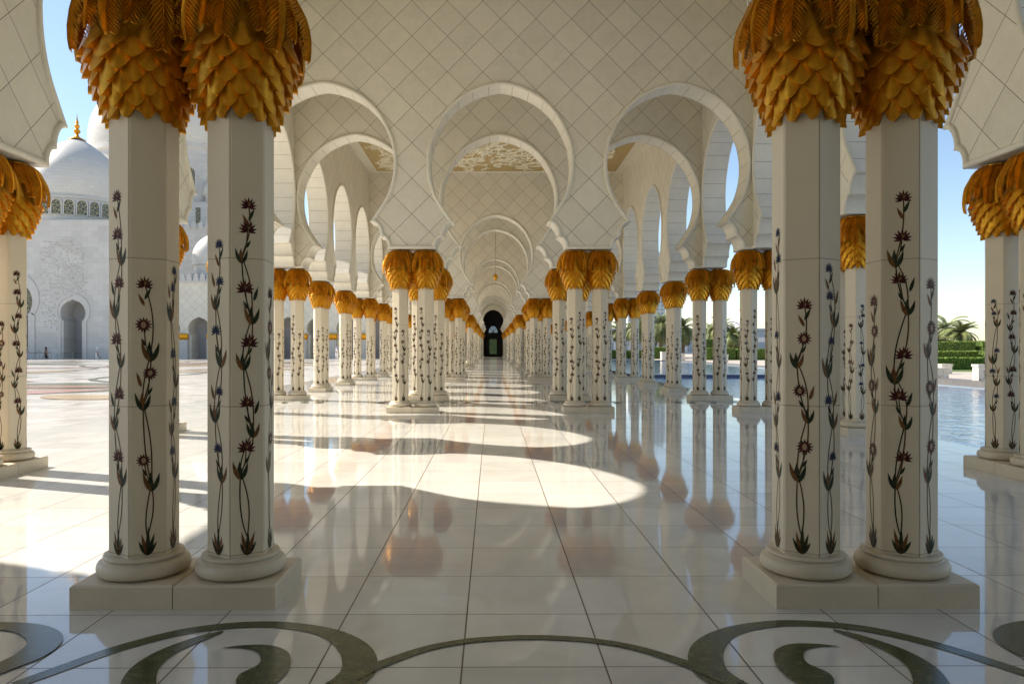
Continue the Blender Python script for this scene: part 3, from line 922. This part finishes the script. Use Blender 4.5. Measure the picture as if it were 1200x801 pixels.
mb = MB(); mb.lathe([(dR+.25,0),(dR+.3,.3)] + [(r, .4+z) for r, z in dome_profile(dR*1.02, 9.7, .10, .16)], 48, 0)
dm = obj('dome', mb.mesh('dome', [M['dome']], 40), gate, (dcx, 8.0, ztop1+3.7))
finial(dm, 9.75, .62)

# main domed building further back
D2 = 140.0; k2 = D2/F
big = bpy.data.objects.new('main_mosque', None); COL.objects.link(big); big.location = ((222-VX)*k2, D2, 0)
tag(big, 'great white main dome on a windowed drum, rising behind the courtyard walls', 'building')
ZB = zz_at(237, D2)
mb = MB(); mb.box(-15, 14, 0, 30, 0, ZB); mb.box(-15.5, 14.5, -7, -.003, 0, zz_at(268, D2-7))
crenels(mb, -15.5, 14.5, -7.2, zz_at(268, D2-7), 1.3, 1.25)
obj('wall', mb.mesh('mosque_wall', [M['far_wall']], 0), big)
bR = 97/F*(D2+16); BXD = (217-222)/F*(D2+16) + (222-VX)/F*16
mb = MB(); mb.lathe([(bR*.98,0),(bR*.98,zz_at(186,D2+8)-ZB),(bR*1.0,zz_at(184,D2+8)-ZB),(bR*1.0,zz_at(178,D2+8)-ZB)], 64, 0)
dr = obj('drum', mb.mesh('drum', [M['far_wall']], 30), big, (BXD, 16, ZB))
drum_windows(dr, bR*.98, 1.9, 1.0, 4.8, 22, a0=-PI/2+.16)
mb = MB(); mb.lathe(dome_profile(bR*1.0, 19.5, .12, .14), 64, 0)
dm = obj('dome', mb.mesh('dome', [M['dome']], 40), big, (BXD, 16, zz_at(178, D2+8)))
finial(dm, 19.4, 1.1)
# slim lattice windows of the wall
for px in (210, 233, 250):
    mb = MB(); w, h = .45, 3.0
    mb.box(-w, w, -.08, -.02, 0, h, 0); obj('window', mb.mesh('slim_window', [M['lattice']], 0), big, ((px-222)*k2, 0, zz_at(262, D2)))
for (px, py, rad, dd) in ((248, 231, 2.5, -4.0),):
    mb = MB(); mb.lathe([(rad,0),(rad,1.5),(rad*1.08,1.6),(rad*1.08,1.9)] + [(r*1.05, 1.9+z) for r, z in dome_profile(rad, rad*1.35, .1, .12)], 32, 0)
    o = obj('small_dome', mb.mesh('small_dome', [M['dome']], 40), big, ((px-222)*k2, 3.0, ZB))
    drum_windows(o, rad, .3, .22, 1.0, 14)

# far arcade closing the courtyard
D3 = 106.0; k3 = D3/F
far = bpy.data.objects.new('far_arcade', None); COL.objects.link(far); far.location = ((330-VX)*k3, D3, 0)
tag(far, 'far courtyard arcade with dark keyhole arches under a crenellated parapet', 'building')
PXO = [234 + 34.6*i for i in range(-1, 8)]
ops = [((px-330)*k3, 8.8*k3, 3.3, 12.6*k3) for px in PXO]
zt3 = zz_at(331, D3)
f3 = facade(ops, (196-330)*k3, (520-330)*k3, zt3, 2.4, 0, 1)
obj('wall', f3.mesh('far_arcade_wall', [M['diamond'], m_plain('recess_shade', rgb(.34,.33,.33), .6)], 0), far)  # grey recess backs carry the dark interior in their colour
mb = MB(); crenels(mb, (196-330)*k3, (520-330)*k3, -.15, zt3+.25, 1.15, .95)
mb.box((196-330)*k3, (520-330)*k3, -.25, .3, zt3+.003, zt3+.25)
obj('parapet', mb.mesh('parapet', [M['far_plain']], 0), far)
for (px, rad) in ((251, 24.5*k3), (330, 22*k3), (410, 22*k3)):
    mb = MB(); mb.lathe([(rad*.95,0),(rad*.95,.9),(rad*1.0,1.0),(rad*1.0,1.9),(rad*.92,2.0),(rad*.92,2.9),(rad*1.02,3.0),(rad*1.02,3.4)] + [(r, 3.4+z) for r, z in dome_profile(rad, rad*1.5, .1, .12)], 40, 0)
    o = obj('dome', mb.mesh('arcade_dome', [M['dome']], 40), far, ((px-330)*k3 + (px-VX)/F*6.0, 6.0, zt3))
    drum_windows(o, rad*.95, .35, .26, 1.35, 22)
    finial(o, 3.4 + rad*1.5, .2)
mb = MB(); mb.lathe([(.22,0),(.22,.25),(.15,.3),(.15,2.7),(.20,2.75),(.30,3.1),(.30,3.35),(.2,3.6)], 8, 0)
fc_me = mb.mesh('slim_column', [M['far_plain'], M['gold']], 30)
for p in fc_me.polygons:
    if p.center.z > 2.71: p.material_index = 1
for i, px in enumerate(PXO):
    for dx in (-4.6, -2.6, -1.0, 1.0, 2.6, 4.6):
        obj('column', fc_me, far, ((px + 17.3 - 330 + dx)*k3, -.5, 0))
# far side wall of the courtyard beyond the far left edge is hidden behind columns

mn = bpy.data.objects.new('shade_caster', None); COL.objects.link(mn); mn.location = (-13.8, 7.0, 0)  # unseen stone block, added only to cast shade on the near floor
tag(mn, 'unseen square stone block with a wide slab, added to shade the near floor', 'shade_caster')
mb = MB(); mb.box(-1.9, 1.8, -1.5, 1.5, 0, 26); obj('wall', mb.mesh('shade_caster_wall', [M['far_wall']], 0), mn)
mb = MB(); mb.box(1.2, 2.2, -4.6, 4.8, 9.6, 15.5); obj('shade_slab', mb.mesh('shade_slab', [M['far_wall']], 0), mn)  # added slab, shaped to widen that shade
# people far across the courtyard
def person(x, y, h, rz, robe, head, label, stride=.12):
    s = h/1.75
    body = [Vector(p) for p in ((0,0,.95),(0,0,1.2),(0,0,1.42),(0,0,1.52),(0,0.02,1.64),
            (.18,0,1.40),(.22,.05,1.12),(.20,.14,.9),(-.18,0,1.40),(-.22,-.04,1.12),(-.20,.04,.9),
            (.09,stride,.5),(.09,stride*1.3,.06),(.09,stride*1.3+.12,.03),(-.09,-stride,.5),(-.09,-stride*2,.08),(-.09,-stride*2+.12,.03))]
    ed = [(0,1),(1,2),(2,3),(3,4),(2,5),(5,6),(6,7),(2,8),(8,9),(9,10),(0,11),(11,12),(12,13),(0,14),(14,15),(15,16)]
    rad = [.15,.15,.14,.06,.11,.06,.045,.035,.06,.045,.035,.085,.05,.04,.085,.05,.04]
    mb = MB()
    # one closed surface: skin by overlapping tapered tubes around the skeleton, then remeshed
    me = bpy.data.meshes.new('person'); me.from_pydata([tuple(p*s) for p in body], ed, [])
    o = bpy.data.objects.new('person', me); COL.objects.link(o)
    sk = o.modifiers.new('skin', 'SKIN')
    for i, v in enumerate(me.skin_vertices[0].data if me.skin_vertices else []): v.radius = (rad[i]*s, rad[i]*s)
    if not me.skin_vertices: pass
    ss = o.modifiers.new('sub', 'SUBSURF'); ss.levels = 1; ss.render_levels = 1
    me.materials.append(M['skin'])
    o.location = (x, y, 0); o.rotation_euler = (0,0,rz)
    tag(o, label, 'person')
    rb = MB(); n = 16
    prof = [(.24,.14,.08),(.23,.14,.4),(.2,.15,.8),(.18,.14,1.0),(.2,.13,1.25),(.21,.12,1.40),(.10,.09,1.5)]
    for (rx, ry, z) in prof:
        for i in range(n):
            a = 2*PI*i/n; rb.v.append((rx*s*math.cos(a), ry*s*(1+.5*stride)*math.sin(a) + stride*.2*(1-z), z*s))
    for j in range(len(prof)-1):
        for i in range(n):
            i2 = (i+1) % n; rb.face((j*n+i, j*n+i2, (j+1)*n+i2, (j+1)*n+i))
    obj('robe', rb.mesh('robe', [robe], 60), o)
    hd = MB(); hd.lathe([(.10,1.50),(.135,1.58),(.14,1.68),(.11,1.76),(.03,1.79)], 12, 0)
    for i, v in enumerate(hd.v): hd.v[i] = (v[0]*s, v[1]*s*1.05 - .02*s, v[2]*s)
    obj('head_scarf', hd.mesh('head_scarf', [head], 60), o)
    return o
def spot(px, d): return ((px-VX)/F*d, d)
for px, rz, robe, head, lab, st in ((115, PI/2, M['white'], M['white'], 'person in a white robe striding past the keyhole doorway', .28), (56, -PI/2, M['black'], M['black'], 'person dressed in black walking in front of the carved wall', .3),
                      (33, 0, M['lilac'], M['white'], 'person in lilac standing by the dark glazed arch', .06), (395, 0, M['white'], M['lilac'], 'person in a pale robe standing before the far arcade between outer columns', .06)):
    x, y = spot(px, 101.5); person(x, y, 1.65, rz, robe, head, lab, st)
# rope barriers
for (a, b, lab) in ((35, 62, 'low rope barrier beside the person in black'), (76, 98, 'low rope barrier across the keyhole doorway')):
    t = bpy.data.objects.new('rope_barrier', None); COL.objects.link(t); x0, y0 = spot(a, 102.8); x1, _ = spot(b, 102.8); t.location = (x0, y0, 0)
    tag(t, lab, 'barrier', 'rope barriers at the hall'); L = x1-x0
    for i in range(3):
        mb = MB(); mb.lathe([(.16,0),(.16,.03),(.03,.06),(.03,.95),(.05,.97),(.05,1.02),(.01,1.05)], 10, 0, (L*i/2, 0, 0)); obj('post', mb.mesh('post', [M['metal']], 40), t)
    for i in range(2):
        pts = [(L*(i + q/8)/2, 0, .92 - .10*math.sin(PI*q/8)) for q in range(9)]
        mb = MB(); mb.tube(pts, .035, 6); obj('rope', mb.mesh('rope', [M['bark']], 60), t)

# ------------------------------------------------------------------ pool side
XP0, XP1 = XR + 1.09, 20.2
WZ = -.06
mb = MB(); mb.box(XP0+.002, XP1, -30, 82, -.55, -.5); struct(obj('pool_floor', mb.mesh('pool_floor', [M['poolbed']], 0)))
mb = MB(); mb.add([(XP0+.002,-30,WZ),(XP1,-30,WZ),(XP1,40.0,WZ),(XP0+.002,40.0,WZ)]); struct(obj('pool_water', mb.mesh('water', [M['water']], 0)))
mb = MB(); mb.add([(XP0+.002,40.6,WZ+.17),(XP1,40.6,WZ+.17),(XP1,82,WZ+.17),(XP0+.002,82,WZ+.17)]); struct(obj('pool_water', mb.mesh('water', [M['water']], 0)))
mb = MB(); mb.box(XP0+.003, XP1, 40.0, 40.6, -.5, .13, 0); mb.box(XP0+.003, XP1, 39.98, 39.997, -.3, .12, 1)
tag(obj('pool_weir', mb.mesh('pool_weir', [M['plain'], M['bluetile']], 0)), 'low pale weir faced with dark blue mosaic crossing the pool', 'pool weir')
mb = MB(); mb.box(XP1+.002, XP1+1.0, -30, 83, -.5, .18); mb.box(XP0+.004, XP1+.001, 82.002, 83, -.5, .18)
tag(obj('pool_kerb', mb.mesh('pool_kerb', [M['kerb']], 0)), 'dark stone kerb along the far sides of the pool', 'kerb')
mb = MB(); mb.box(XP1+1.002, 140, -30, 220, -.5, .12); mb.box(XP0+.004, XP1+1.001, 83.002, 220, -.5, .12); struct(obj('deck', mb.mesh('deck', [M['deck']], 0)))
ZG = .12
mb = MB(); mb.add([(27.5,44.5,ZG+.004),(60,44.5,ZG+.004),(60,52,ZG+.004),(27.5,52,ZG+.004)]); struct(obj('lawn', mb.mesh('lawn', [M['lawn']], 0)))

def hedge(x0, x1, y0, y1, h, label, seed, dens=300):
    rn = random.Random(seed); core = MB(); core.box(0, x1-x0, 0, y1-y0, 0, h-.04)
    o = obj('hedge', core.mesh('hedge_core', [M['hedgecore']], 0), None, (x0, y0, ZG)); tag(o, label, 'hedge', 'clipped hedges beyond the pool')
    L, Wd = x1-x0, y1-y0; lv = MB()
    def quad(c, nrm):
        d = Vector((rn.gauss(0,1), rn.gauss(0,1), rn.gauss(0,1))) * .55 + Vector(nrm); d.normalize()
        u = d.orthogonal().normalized(); u.rotate(Matrix.Rotation(rn.uniform(0,6.28), 3, d)); w = d.cross(u); s = rn.uniform(.035,.075)
        c = Vector(c) + Vector(nrm)*rn.uniform(-.02,.06)
        lv.add([c - u*s, c + w*s*.5, c + u*s, c - w*s*.5])
    for (n, ar, f) in ((int(L*h*dens), (0,-1,0), lambda: (rn.uniform(0,L), 0, rn.uniform(0,h))), (int(L*Wd*dens*.6), (0,0,1), lambda: (rn.uniform(0,L), rn.uniform(0,Wd), h-.03)), (int(Wd*h*dens*.7), (-1,0,0), lambda: (0, rn.uniform(0,Wd), rn.uniform(0,h)))):
        for _ in range(min(n, 12000)): quad(f(), ar)
    obj('leaves', lv.mesh('hedge_leaves', [M['hedge']], 0), o)
hedge(27.5, 42, 48.5, 50.2, .80, 'low bright hedge nearest the pool, lowest step of the clipped terrace', 1)
hedge(31, 36.6, 55, 56.6, 1.2, 'middle hedge step, left half beside a bright clipped block', 2)
hedge(36.9, 39.2, 54.2, 56.4, 1.22, 'bright clipped block in the middle step of the terrace', 3)
hedge(39.5, 52, 55, 56.6, 1.15, 'middle hedge step, right half behind the low bright hedge', 4)
hedge(37, 43.0, 65, 67, 2.0, 'tall back hedge, left of the gap at the top of the terrace', 5)
hedge(43.4, 49.0, 64.6, 67, 2.05, 'tall back hedge, right of the gap at the top of the terrace', 6)
hedge(36.6, 39, 52.0, 54.0, 2.1, 'upright clipped bush at the right end of the terrace', 7)
hedge(25.2, 28.6, 86, 88, 1.4, 'low hedge beyond the pool corner beside the carved stone block', 8)
hedge(25.6, 27.6, 90, 92, 2.5, 'taller square hedge behind the pool corner', 9)
hedge(28.8, 34, 86, 88.5, 1.3, 'long low hedge to the right of the pool corner', 10)
hedge(13, 20, 96, 98, 1.1, 'long low hedge under the palms at the pool end', 11)
hedge(20.4, 24.6, 95, 97, 1.5, 'dark green hedge block at the pool end between outer columns', 12)

def block(px0, px1, d, h, label, dep=None):
    x0, x1 = (px0-VX)/F*d, (px1-VX)/F*d; w = x1-x0; mb = MB(); dep = dep or w; c = .02
    for (r, z) in ((0,0),(0,h-c),(c,h)): mb.v += [(r,r,z),(w-r,r,z),(w-r,dep-r,z),(r,dep-r,z)]
    for j in range(2):
        for i in range(4): i2 = (i+1)%4; mb.face((4*j+i,4*j+i2,4*j+4+i2,4*j+4+i), 0)
    mb.face((8,9,10,11), 1)
    o = obj('stone_block', mb.mesh('stone_block', [M['hole'], M['plain']], 20), None, (x0, d, ZG)); tag(o, label, 'stone block', 'carved white stone seats by the pool')
    mb = MB(); mb.box(-.03, w+.03, -.03, dep+.03, h-.10, h+.003); obj('seat_slab', mb.mesh('seat_slab', [M['plain']], 0), o)
block(1101, 1114, 34.5, .52, 'carved white block nearest the pool kerb, in front of the low hedge')
block(1106, 1118, 41, .55, 'carved white block set back a little behind the nearest one')
block(1149, 1160, 31.5, .75, 'taller pale block at the right by the edge column')
block(847, 854, 72, .8, 'small carved block by the far corner of the pool')
block(776, 785, 84.5, 1.0, 'sunlit cream block at the end of the pool')
block(757, 763, 84.5, .9, 'pale block at the pool end, left of the cream one')
block(797, 803, 84, .8, 'stubby white block at the pool end, right of the cream one')

def palm(px, pyb, pyt, d, cr, label, seed, nf=46):
    rn = random.Random(seed); x = (px-VX)/F*d; h = max(2.0, zz_at(pyt, d) - ZG)
    t = bpy.data.objects.new('palm_tree', None); COL.objects.link(t); t.location = (x, d, ZG); tag(t, label, 'palm tree', 'date palms beyond the pool')
    mb = MB(); pts = []; rad = []
    for i in range(30):
        q = i/29; pts.append((.15*math.sin(q*2+seed), .1*q, h*q)); rad.append((.30-.08*q)*(1 + .16*(i % 2)) + (.12 if q > .93 else 0))
    mb.tube(pts, rad, 10); obj('trunk', mb.mesh('trunk', [M['bark']], 60), t)
    cb = MB(); top = Vector(pts[-1])
    for f in range(nf):
        a = 2*PI*f/nf*3.03 + rn.uniform(-.2,.2); el = R(rn.choice((75,55,35,15,-5,-25)) + rn.uniform(-8,8)); L = cr*rn.uniform(.85,1.1)
        ca, sa = math.cos(a), math.sin(a); p = top.copy(); e = el; rib = []
        for i in range(13):
            rib.append(p.copy()); p = p + Vector((ca*math.cos(e), sa*math.cos(e), math.sin(e)))*(L/12); e -= R(6.5 + 3*math.cos(el))
        for i in range(1, 12):
            tdir = (rib[i+1]-rib[i]).normalized(); side = Vector((-sa, ca, 0)); up = side.cross(tdir)
            wl = L*.25*math.sin(PI*(i+1.2)/14)**.6
            for sg in (-1,1):
                for k in range(3):
                    b0 = rib[i].lerp(rib[i+1], k/3); tip = b0 + side*sg*wl*.8 + tdir*wl*.55 - Vector((0,0,wl*.25)) + up*.05
                    cb.add([b0 - tdir*.03, b0 + tdir*.045, tip])
    obj('crown', cb.mesh('crown', [M['palm']], 0), t)
palm(1112, 425, 384, 82, 2.9, 'tall date palm standing above the clipped hedges', 1)
palm(1131, 425, 391, 78, 2.2, 'shorter date palm leaning beside the tall one above the hedges', 2)
palm(1100, 425, 401, 76, 2.2, 'low bushy palm left of the tall one, half behind the hedges', 3)
palm(748, 421, 383, 100, 2.5, 'slim date palm between outer columns, its trunk bare', 4)
palm(775, 421, 381, 104, 3.2, 'full date palm beside the sunlit cream block', 5)
palm(800, 421, 384, 102, 2.8, 'date palm half hidden by the fifth outer pair beside the pool', 6)
palm(845, 421, 383, 98, 2.5, 'dark date palm in front of the pale tower', 7)
palm(858, 421, 393, 96, 2.0, 'pale young palm left of the white dome', 8)
palm(868, 421, 396, 104, 2.0, 'short palm in front of the white domed pavilion', 9)
palm(728, 421, 388, 112, 2.8, 'distant date palm nearest the walkway columns', 10)

palm(760, 421, 388, 110, 2.8, 'palm between the slim bare-trunked palm and the full palm at the pool end', 11)
palm(788, 421, 387, 112, 3.0, 'palm set back between the full palm and the half hidden one', 12)
palm(836, 421, 390, 106, 2.4, 'low palm just left of the dark palm in front of the pale tower', 13)
# white domed pavilion and towers
D5 = 150.0; pv = bpy.data.objects.new('pavilion', None); COL.objects.link(pv); pv.location = ((868-VX)/F*D5, D5, ZG)
tag(pv, 'small white domed pavilion with a gold finial beyond the palms', 'pavilion')
hb = zz_at(388, D5)
mb = MB(); mb.lathe([(3.3,0),(3.3,hb-1.9),(3.0,hb-1.85),(2.5,hb-1.8),(2.5,hb-.1),(2.7,hb)], 24, 0); dw = obj('wall', mb.mesh('pavilion_wall', [M['white']], 30), pv)
drum_windows(dw, 2.5, hb-1.5, .26, 1.0, 12); drum_windows(dw, 3.3, 1.0, .5, 2.6, 9)
mb = MB(); mb.lathe([(r, z) for r, z in dome_profile(2.6, 4.0, .1, .1)], 32, 0); dm = obj('dome', mb.mesh('pavilion_dome', [M['white']], 40), pv, (0,0,hb)); finial(dm, 3.95, .2)
def tower(px0, px1, pyt, d, mat, label):
    x0, x1 = (px0-VX)/F*d, (px1-VX)/F*d; h = zz_at(pyt, d); mb = MB(); w = x1-x0
    mb.box(0, w, 0, w, -.5, h); mb.box(w*.12, w*.88, w*.1, w*.9, h+.003, h+4); mb.box(w*.4, w*.45, w*.4, w*.45, h+4.003, h+12)
    o = obj('tower', mb.mesh('tower', [mat], 0), None, (x0, d, 0)); tag(o, label, 'tower', 'high-rise towers on the skyline')
    mb = MB()
    for i in range(int(h/14)): mb.box(-.35, w+.35, -.35, -.01, 8+14*i, 8.8+14*i)
    obj('floor_band', mb.mesh('floor_band', [M['far_plain']], 0), o)
tower(839, 848, 255, 620, M['towerA'], 'slim grey tower with a grid of windows left of the white dome')
tower(764, 780, 300, 700, M['towerB'], 'broad blue glass tower behind the full date palm')
tower(736, 752, 335, 640, M['towerA'], 'pale lower tower behind the slim palm')
# long pale building behind the palms
mb = MB(); mb.box(20, 75, 170, 180, 0, 5.5)
mb.box(19.5, 75.5, 169.5, 180.5, 5.503, 6.0)
tag(obj('long_building', mb.mesh('long_building', [M['towerA']], 0)), 'long low pale building behind the palms at the pool end', 'building')
# ------------------------------------------------------------------ dark hall at the end of the arcade
YH = YE + T + .004
hall = bpy.data.objects.new('end_hall', None); COL.objects.link(hall); hall.location = (CX, YH, 0)
tag(hall, 'dark entrance hall closing the far end of the walkway', 'hall')
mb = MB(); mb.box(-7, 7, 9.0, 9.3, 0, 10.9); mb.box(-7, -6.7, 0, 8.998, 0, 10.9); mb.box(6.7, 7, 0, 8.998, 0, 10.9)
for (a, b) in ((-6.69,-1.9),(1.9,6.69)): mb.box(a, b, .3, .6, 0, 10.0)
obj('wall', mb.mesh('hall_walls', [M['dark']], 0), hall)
tq = NT('hall_glass'); x, y, z = tq.xyz(); vo = tq.node('ShaderNodeTexVoronoi'); tq.put(vo.inputs['Vector'], tq.comb(x, y, z)); vo.inputs['Scale'].default_value = 2.4
cc = tq.mix(tq.ramp(vo.outputs['Distance'], .1, .5), rgb(.02,.07,.14), rgb(.10,.17,.06))
tq.out(cc, .2); tq.put(tq.bsdf.inputs['Emission Color'], cc); tq.bsdf.inputs['Emission Strength'].default_value = .12
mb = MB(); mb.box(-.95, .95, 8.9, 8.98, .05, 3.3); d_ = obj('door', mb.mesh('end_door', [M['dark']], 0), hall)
mb = MB(); mb.box(-.66, .66, 8.86, 8.897, .4, 3.1); obj('pane', mb.mesh('end_pane', [tq.mat], 0), d_)
tw = NT('fan_light_glass'); tw.out(rgb(.3,.45,.55), .2); tw.bsdf.inputs['Emission Color'].default_value = rgb(.55,.75,.9); tw.bsdf.inputs['Emission Strength'].default_value = .12
mb = MB(); mb.add([(.8*math.cos(q*PI/12), 8.93, 4.3 + 1.2*math.sin(q*PI/12)) for q in range(13)]); fw = obj('window', mb.mesh('fan_window', [tw.mat], 0), hall)
mb = MB()
for q in range(1, 4): a = q*PI/4; mb.tube([(0,8.9,4.3),(.8*math.cos(a),8.9,4.3+1.2*math.sin(a))], .05, 4)
mb.lathe([(.45,-.02),(.45,.02)], 12, 0, (0,8.9,4.35)); obj('glazing_bar', mb.mesh('glazing_bar', [M['dark']], 0), fw)
# pendant lamp
t = bpy.data.objects.new('pendant_lamp', None); COL.objects.link(t); t.location = (CX, wall_y(8)+2.2, 5.55); tag(t, 'small round lantern hanging over the middle of the walkway', 'lamp')
mb = MB(); mb.tube([(0,0,.3),(0,0,TOP-5.55)], .018, 6); obj('chain', mb.mesh('chain', [M['metal']], 60), t)
mb = MB(); mb.lathe([(.02,-.12),(.04,-.06),(.10,.02),(.14,.12),(.11,.22),(.06,.27),(.03,.3)], 12, 0); obj('lantern', mb.mesh('lantern', [M['gold']], 40), t)

# ------------------------------------------------------------------ light, sky, camera
SUN_DX, SUN_DY, EL = 1.0, -.36, 42.0
az = math.atan2(-SUN_DX, -SUN_DY)               # direction to the sun, measured from +Y towards +X
w = bpy.data.worlds.new('World'); SC.world = w; w.use_nodes = True
nt = w.node_tree; bg = nt.nodes['Background']
sky = nt.nodes.new('ShaderNodeTexSky'); sky.sky_type = 'NISHITA'; sky.sun_disc = False
sky.sun_elevation = R(EL); sky.sun_rotation = az; sky.air_density = 1.0; sky.dust_density = .3; sky.ozone_density = 1.0; sky.altitude = 0
nt.links.new(sky.outputs[0], bg.inputs[0]); bg.inputs[1].default_value = .095
sl = bpy.data.lights.new('sun', 'SUN'); sl.energy = 4.7; sl.angle = R(.5); sl.color = (1, .92, .81)
so = bpy.data.objects.new('sun', sl); COL.objects.link(so)
hl = math.hypot(SUN_DX, SUN_DY); dirv = Vector((SUN_DX/hl*math.cos(R(EL)), SUN_DY/hl*math.cos(R(EL)), -math.sin(R(EL))))
so.rotation_euler = dirv.to_track_quat('-Z', 'Y').to_euler(); so.location = (-40, 40, 60)

cam = bpy.data.cameras.new('camera'); co = bpy.data.objects.new('camera', cam); COL.objects.link(co); SC.camera = co
YAW = .35
co.location = (0, 0, EYE); co.rotation_euler = (R(90), 0, R(-YAW))
cam.sensor_width = 36; cam.lens = F/1200*36
cam.shift_x = (600 - VX)/1200 - math.tan(R(YAW))*F/1200; cam.shift_y = (HY - 400.5)/1200
cam.clip_start = .05; cam.clip_end = 6000
SC.view_settings.view_transform = 'Standard'; SC.view_settings.look = 'None'; SC.view_settings.gamma = 1; SC.view_settings.exposure = 1.06
SC.view_settings.use_curve_mapping = False
cy = SC.cycles
cy.max_bounces = 12; cy.diffuse_bounces = 8; cy.glossy_bounces = 6; cy.transmission_bounces = 4
cy.use_denoising = True; cy.caustics_reflective = False; cy.caustics_refractive = False; cy.sample_clamp_indirect = 8
